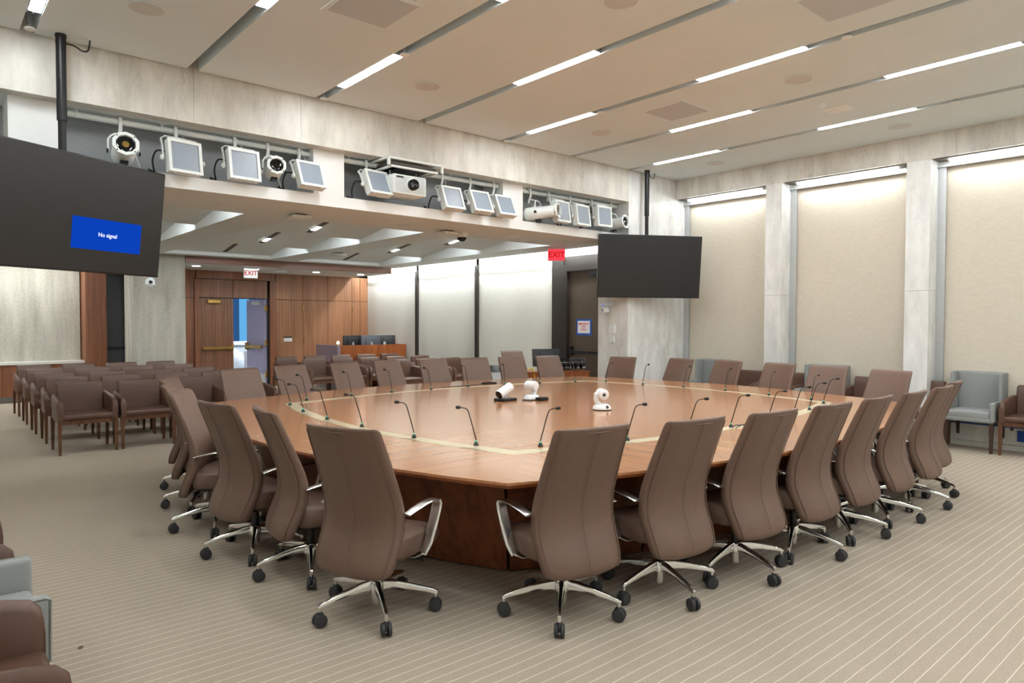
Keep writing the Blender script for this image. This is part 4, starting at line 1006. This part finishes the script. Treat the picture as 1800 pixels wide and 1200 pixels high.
# projector and its lift frame
t = thing('projector', 'silver ceiling projector with dark round lens in the middle niche', 'projector', (4.63, 7.50, 3.60))
MB().rbox((0, -.01, -.31), (.48, .44, .24), .02, 2).build('case', 'stage_white', t, angle=30)
gr = MB()
for k in range(9): gr.bx(-.215, .215, -.235, -.232, -.40 + k * .022, -.39 + k * .022)
gr.build('louvres', 'grille', t, smooth=False)
MB().lathe([(.09, .0), (.094, .012), (.08, .018)], 24, Matrix.Translation((.02, -.23, -.31)) @ Matrix.Rotation(D(90), 4, 'X')).build('lens_ring', 'stage_white', t)
MB().lathe([(.068, .0), (.068, .06), (.06, .075), (.05, .07), (.03, .06)], 24, Matrix.Translation((.02, -.235, -.31)) @ Matrix.Rotation(D(90), 4, 'X')).build('lens', 'lens_glass', t)
MB().bx(-.2, -.1, -.237, -.233, -.235, -.215).build('nameplate', 'black', t, smooth=False)
for x in (-.18, .2):
    MB().tube([(x, -.05, -.2), (x, -.05, -.12)], .008, 6).build('hanger_rod', 'alu', t)
t = thing('projector_lift', 'white metal lift frame above the projector', 'mount', (4.68, 7.50, 3.60))
m2 = MB()
for z, w2, yy in ((-.025, .40, -.30), (-.115, .34, -.27)):
    m2.bx(-w2, w2, yy, yy + .03, z - .012, z + .012).bx(-w2, w2, .2, .23, z - .012, z + .012).bx(-w2, -w2 + .03, yy + .03, .2, z - .012, z + .012).bx(w2 - .03, w2, yy + .03, .2, z - .012, z + .012)
m2.bx(-.40, -.37, -.30, -.27, -.115, -.03).bx(.37, .40, -.30, -.27, -.115, -.03).build('frame', 'stage_white', t, smooth=False)
MB().bx(-.33, .33, -.24, .2, -.085, -.055).build('plate', 'slot_dark', t, smooth=False)
MB().bx(-.2, .2, -.2, .15, -.12, -.09).build('scissor_plate', 'black_metal', t, smooth=False)

# ================================================================== DESK, CABINET AND SMALL THINGS
t = thing('control_desk', 'walnut control desk with three monitors in the far corner', 'desk', (8.5, 15.55, 0))
MB().bx(-.87, .95, -.5, -.46, 0, 1.05).build('front_panel', 'desk_wood', t, smooth=False)
MB().bx(-.95, -.9, -.12, .65, 0, 1.05).build('end_panel', 'reflected_lavender', t, smooth=False); MB().bx(-.95, -.87, -.5, -.124, 0, 1.05).build('end_panel', 'reflected_lavender', t, smooth=False)
MB().bx(.9, .94, -.46, .65, 0, 1.05).build('side_panel', 'desk_wood', t, smooth=False)
MB().bx(-.9, .9, -.46, .65, .72, .75).build('worktop', 'desk_wood', t, smooth=False)
def monitor(x, y, z, rz, mat, label, s_=1.0, tilt=0, stand=.36, group='monitors'):
    m = thing('monitor', label, 'monitor', (x, y, z), rz, group)
    Mt = Matrix.Translation((0, 0, stand)) @ Matrix.Rotation(tilt, 4, 'X')
    MB().rbox((0, 0, 0), (.56 * s_, .04, .33 * s_), .006, 2, Mt).rbox((0, -.025, 0), (.3 * s_, .03, .2 * s_), .01, 2, Mt).build('case', mat, m, angle=30)
    MB().bx(-.27 * s_, .27 * s_, .02, .022, -.155 * s_, .155 * s_, Mt).build('display_panel', 'screen_off', m, smooth=False)
    MB().bx(-.03, .03, -.05, -.02, 0, stand).build('stand', 'alu', m, smooth=False)
    MB().rbox((0, -.02, .008), (.24, .18, .016), .004, 1).build('foot', 'alu', m, smooth=False)
monitor(8.22, 15.6, .75, R(14), 'monitor_back', 'left dark monitor seen from behind on the control desk')
monitor(8.72, 15.55, .75, R(0), 'monitor_grey', 'middle grey-backed monitor on the control desk')
monitor(9.14, 15.6, .75, R(-20), 'monitor_back', 'right dark monitor seen from behind on the control desk')
t = thing('desk_lamp', 'tiny glowing lamp left of the desk monitors', 'lamp', (7.92, 15.75, .75)); MB().lathe([(.05, 0), (.05, .01), (.01, .015), (.01, .31)], 12).build('stand', 'brass', t); MB().lathe([(.03, .31), (.035, .35), (.02, .385)], 12).build('bulb', 'desk_lamp', t)
cr = math.atan2(-.5, .9)
t = thing('side_cabinet', 'low walnut cabinet heaped with microphones beside the pier', 'cabinet', (8.66, 8.66, 0), cr)
MB().bx(-.70, .52, .0, .34, .05, .70).build('body', 'desk_wood', t, smooth=False)
MB().bx(-.715, .535, -.015, .35, .70, .735).build('top', 'desk_wood', t, smooth=False)
for x0, x1 in ((-.695, -.094), (-.086, .515)):
    d = MB().bx(x0, x1, -.012, .0, .07, .69).build('door', 'desk_wood', t, smooth=False); MB().bx((x0 + x1) / 2 - .05, (x0 + x1) / 2 + .05, -.03, -.012, .63, .645).build('handle', 'alu', d, smooth=False)
MB().bx(-.68, .5, .02, .32, 0, .05).build('plinth', 'black', t, smooth=False)
Mc = Matrix.Translation((8.66, 8.66, 0)) @ Matrix.Rotation(cr, 4, 'Z')
p = Mc @ Vector((-.22, .22, .735)); monitor(p.x, p.y, p.z, cr + R(8), 'monitor_back', 'dark monitor on the low cabinet beside the emergency door', .95, R(-8), .24)
# heap of spare microphone bases
def desk_mic():
    t = thing('spare_microphone', 'tmp', 'microphone')
    MB().rbox((0, 0, .045), (.034, .20, .05), .01, 2).build('body', 'black', t, angle=40)
    MB().lathe([(.008, 0), (.009, .01), (.006, .016)], 10, Matrix.Translation((0, -.10, .03)) @ Matrix.Rotation(R(90), 4, 'X')).build('connector', 'alu', t)
    MB().tube([(0, .07, .06), (.0, .03, .09), (.01, -.05, .10), (.012, -.10, .05)], .006, 5).build('cable', 'black', t)
    return t
sm = desk_mic(); sm.scale = (1.25, 1.2, 2.3); SM = snapshot(sm)
for k in range(9):
    p = Mc @ Vector((.0 + .058 * k, .10 + .03 * (k % 3), .735)); lab = 'spare black microphone heaped on the low cabinet, %s from the left' % ORD[k]
    if k == 0: sm.location = p; sm.rotation_euler.z = cr + R(8); tag(sm, lab, None, 'spare microphones on the cabinet')
    else: dup(SM, p, cr + R(random.uniform(-16, 16)), lab, 'spare microphones on the cabinet')
p = Mc @ Vector((-.60, .06, .735))
tag(MB().tube(smooth([(p.x, p.y, p.z + .02), (p.x + .03, p.y - .05, p.z + .06), (p.x + .05, p.y - .09, p.z + .03), (p.x + .06, p.y - .11, p.z - .1), (p.x + .02, p.y - .10, p.z - .2), (p.x - .03, p.y - .09, p.z - .12)]), .012, 7).build('yellow_cable', 'yellow_cable'), 'yellow cable hanging over the cabinet edge', 'cable')
t = thing('waste_bin', 'pale plastic bin behind the far swivel chairs', 'bin', (7.78, 9.52, 0)); MB().lathe([(.16, 0), (.2, .72), (.21, .73)], 20).build('body', 'bin_white', t); MB().lathe([(.205, .73), (.17, .78), (.1, .84)], 12).build('bag', 'black', t)
# paper notice on the emergency door
t = thing('paper_notice', 'white paper notice framed in blue tape, EMERGENCY EXIT ONLY', 'notice', (XW - .024, 8.84, 1.52), R(-90))
MB().bx(-.19, .19, -.001, .001, -.15, .15).build('tape_border', 'blue_tape', t, smooth=False)
MB().bx(-.155, .155, -.003, -.001, -.112, .118).build('sheet', 'paper', t, smooth=False)
text_mesh('lettering', 'EMERGENCY\nEXIT\nONLY', .05, 'red_ink', t, Matrix.Translation((0, -.0036, .01)) @ Matrix.Rotation(math.pi / 2, 4, 'X'))
# wall cameras
def wall_camera(loc_, rz, label):
    t = thing('wall_camera', label, 'camera', loc_, rz, 'wall mounted cameras')
    MB().bx(-.01, .06, -.05, .05, -.02, .06).build('bracket', 'white_plastic', t, smooth=False)
    MB().rbox((.11, 0, .0), (.16, .13, .035), .012, 2).build('arm', 'white_plastic', t, angle=40)
    MB().lathe([(.012, 0), (.012, .006)], 10, Matrix.Translation((.19, .0, .0)) @ Matrix.Rotation(R(90), 4, 'Y')).build('indicator', 'blue_led', t)
    MB().lathe([(.03, .06), (.06, .03), (.062, -.03), (.03, -.06)], 18, Matrix.Translation((.11, 0, -.085))).build('head', 'white_plastic', t)
    MB().lathe([(.022, 0), (.018, .006)], 14, Matrix.Translation((.165, -.02, -.085)) @ Matrix.Rotation(R(-30), 4, 'Z') @ Matrix.Rotation(R(90), 4, 'Y')).build('lens', 'lens_glass', t)
wall_camera((8.92, 7.76, 1.90), R(180), 'white swivel camera on the marble pier below the right screen')
tc = thing('ceiling_camera', 'white swivel camera on a ceiling rod beside the left screen', 'camera', (3.37, 14.4, 0))
MB().tube([(0, 0, 2.5), (0, 0, 2.955)], .022, 8).build('rod', 'white_plastic', tc); MB().rbox((0, -.02, 2.48), (.22, .18, .05), .015).build('arm', 'white_plastic', tc, angle=40)
MB().lathe([(.012, 0), (.012, .01)], 10, Matrix.Translation((-.05, -.115, 2.46)) @ Matrix.Rotation(R(90), 4, 'X')).build('indicator', 'blue_led', tc)
MB().lathe([(.04, .09), (.08, .05), (.085, -.04), (.04, -.09)], 18, Matrix.Translation((0, -.02, 2.35))).build('head', 'white_plastic', tc); MB().lathe([(.035, 0), (.03, .01)], 14, Matrix.Translation((-.01, -.10, 2.35)) @ Matrix.Rotation(R(90), 4, 'X')).build('lens', 'lens_glass', tc)
for z, s_, lab in [(1.50, .055, 'upper'), (1.33, .045, 'lower')]:
    t = thing('wall_switch', '%s white switch plate on the marble pier' % lab, 'switch', (8.92, 7.70, z), R(180), 'switch plates on the pier')
    MB().bx(0, .02, -s_, s_, -s_ * 1.3, s_ * 1.3).build('plate', 'white_plastic', t, smooth=False); MB().bx(.02, .026, -s_ * .6, s_ * .6, -s_ * .7, s_ * .7).build('rocker', 'white_plastic', t, smooth=False)
t = thing('room_sign', 'small white card with black top strip on the walnut wall', 'sign', (7.15, YW - .02, 1.17)); MB().bx(-.11, .11, -.006, 0, -.06, .03).build('card', 'paper', t, smooth=False); MB().bx(-.11, .11, -.006, 0, .03, .065).build('strip', 'black', t, smooth=False)
tag(MB().bx(10.462, 10.469, 2.25, 3.2, .285, .30).build('tape_strip', 'blue_tape', smooth=False), 'blue tape along the sill behind the grey wing chair', 'tape')
tag(MB().bx(10.462, 10.469, 2.22, 2.36, .12, .26).build('tape_patch', 'blue_tape', smooth=False), 'blue square patch at the right edge below the sill', 'tape')
tag(MB().prism([(.012 * math.cos(a) * (1 + .4 * math.sin(2 * a)), .018 * math.sin(a)) for a in [2 * math.pi * k / 10 for k in range(10)]], 0, .002).build('carpet_speck', 'stain', smooth=False, loc=(.586, 3.909, 0)), 'small dark speck on the carpet at the lower left', 'speck')
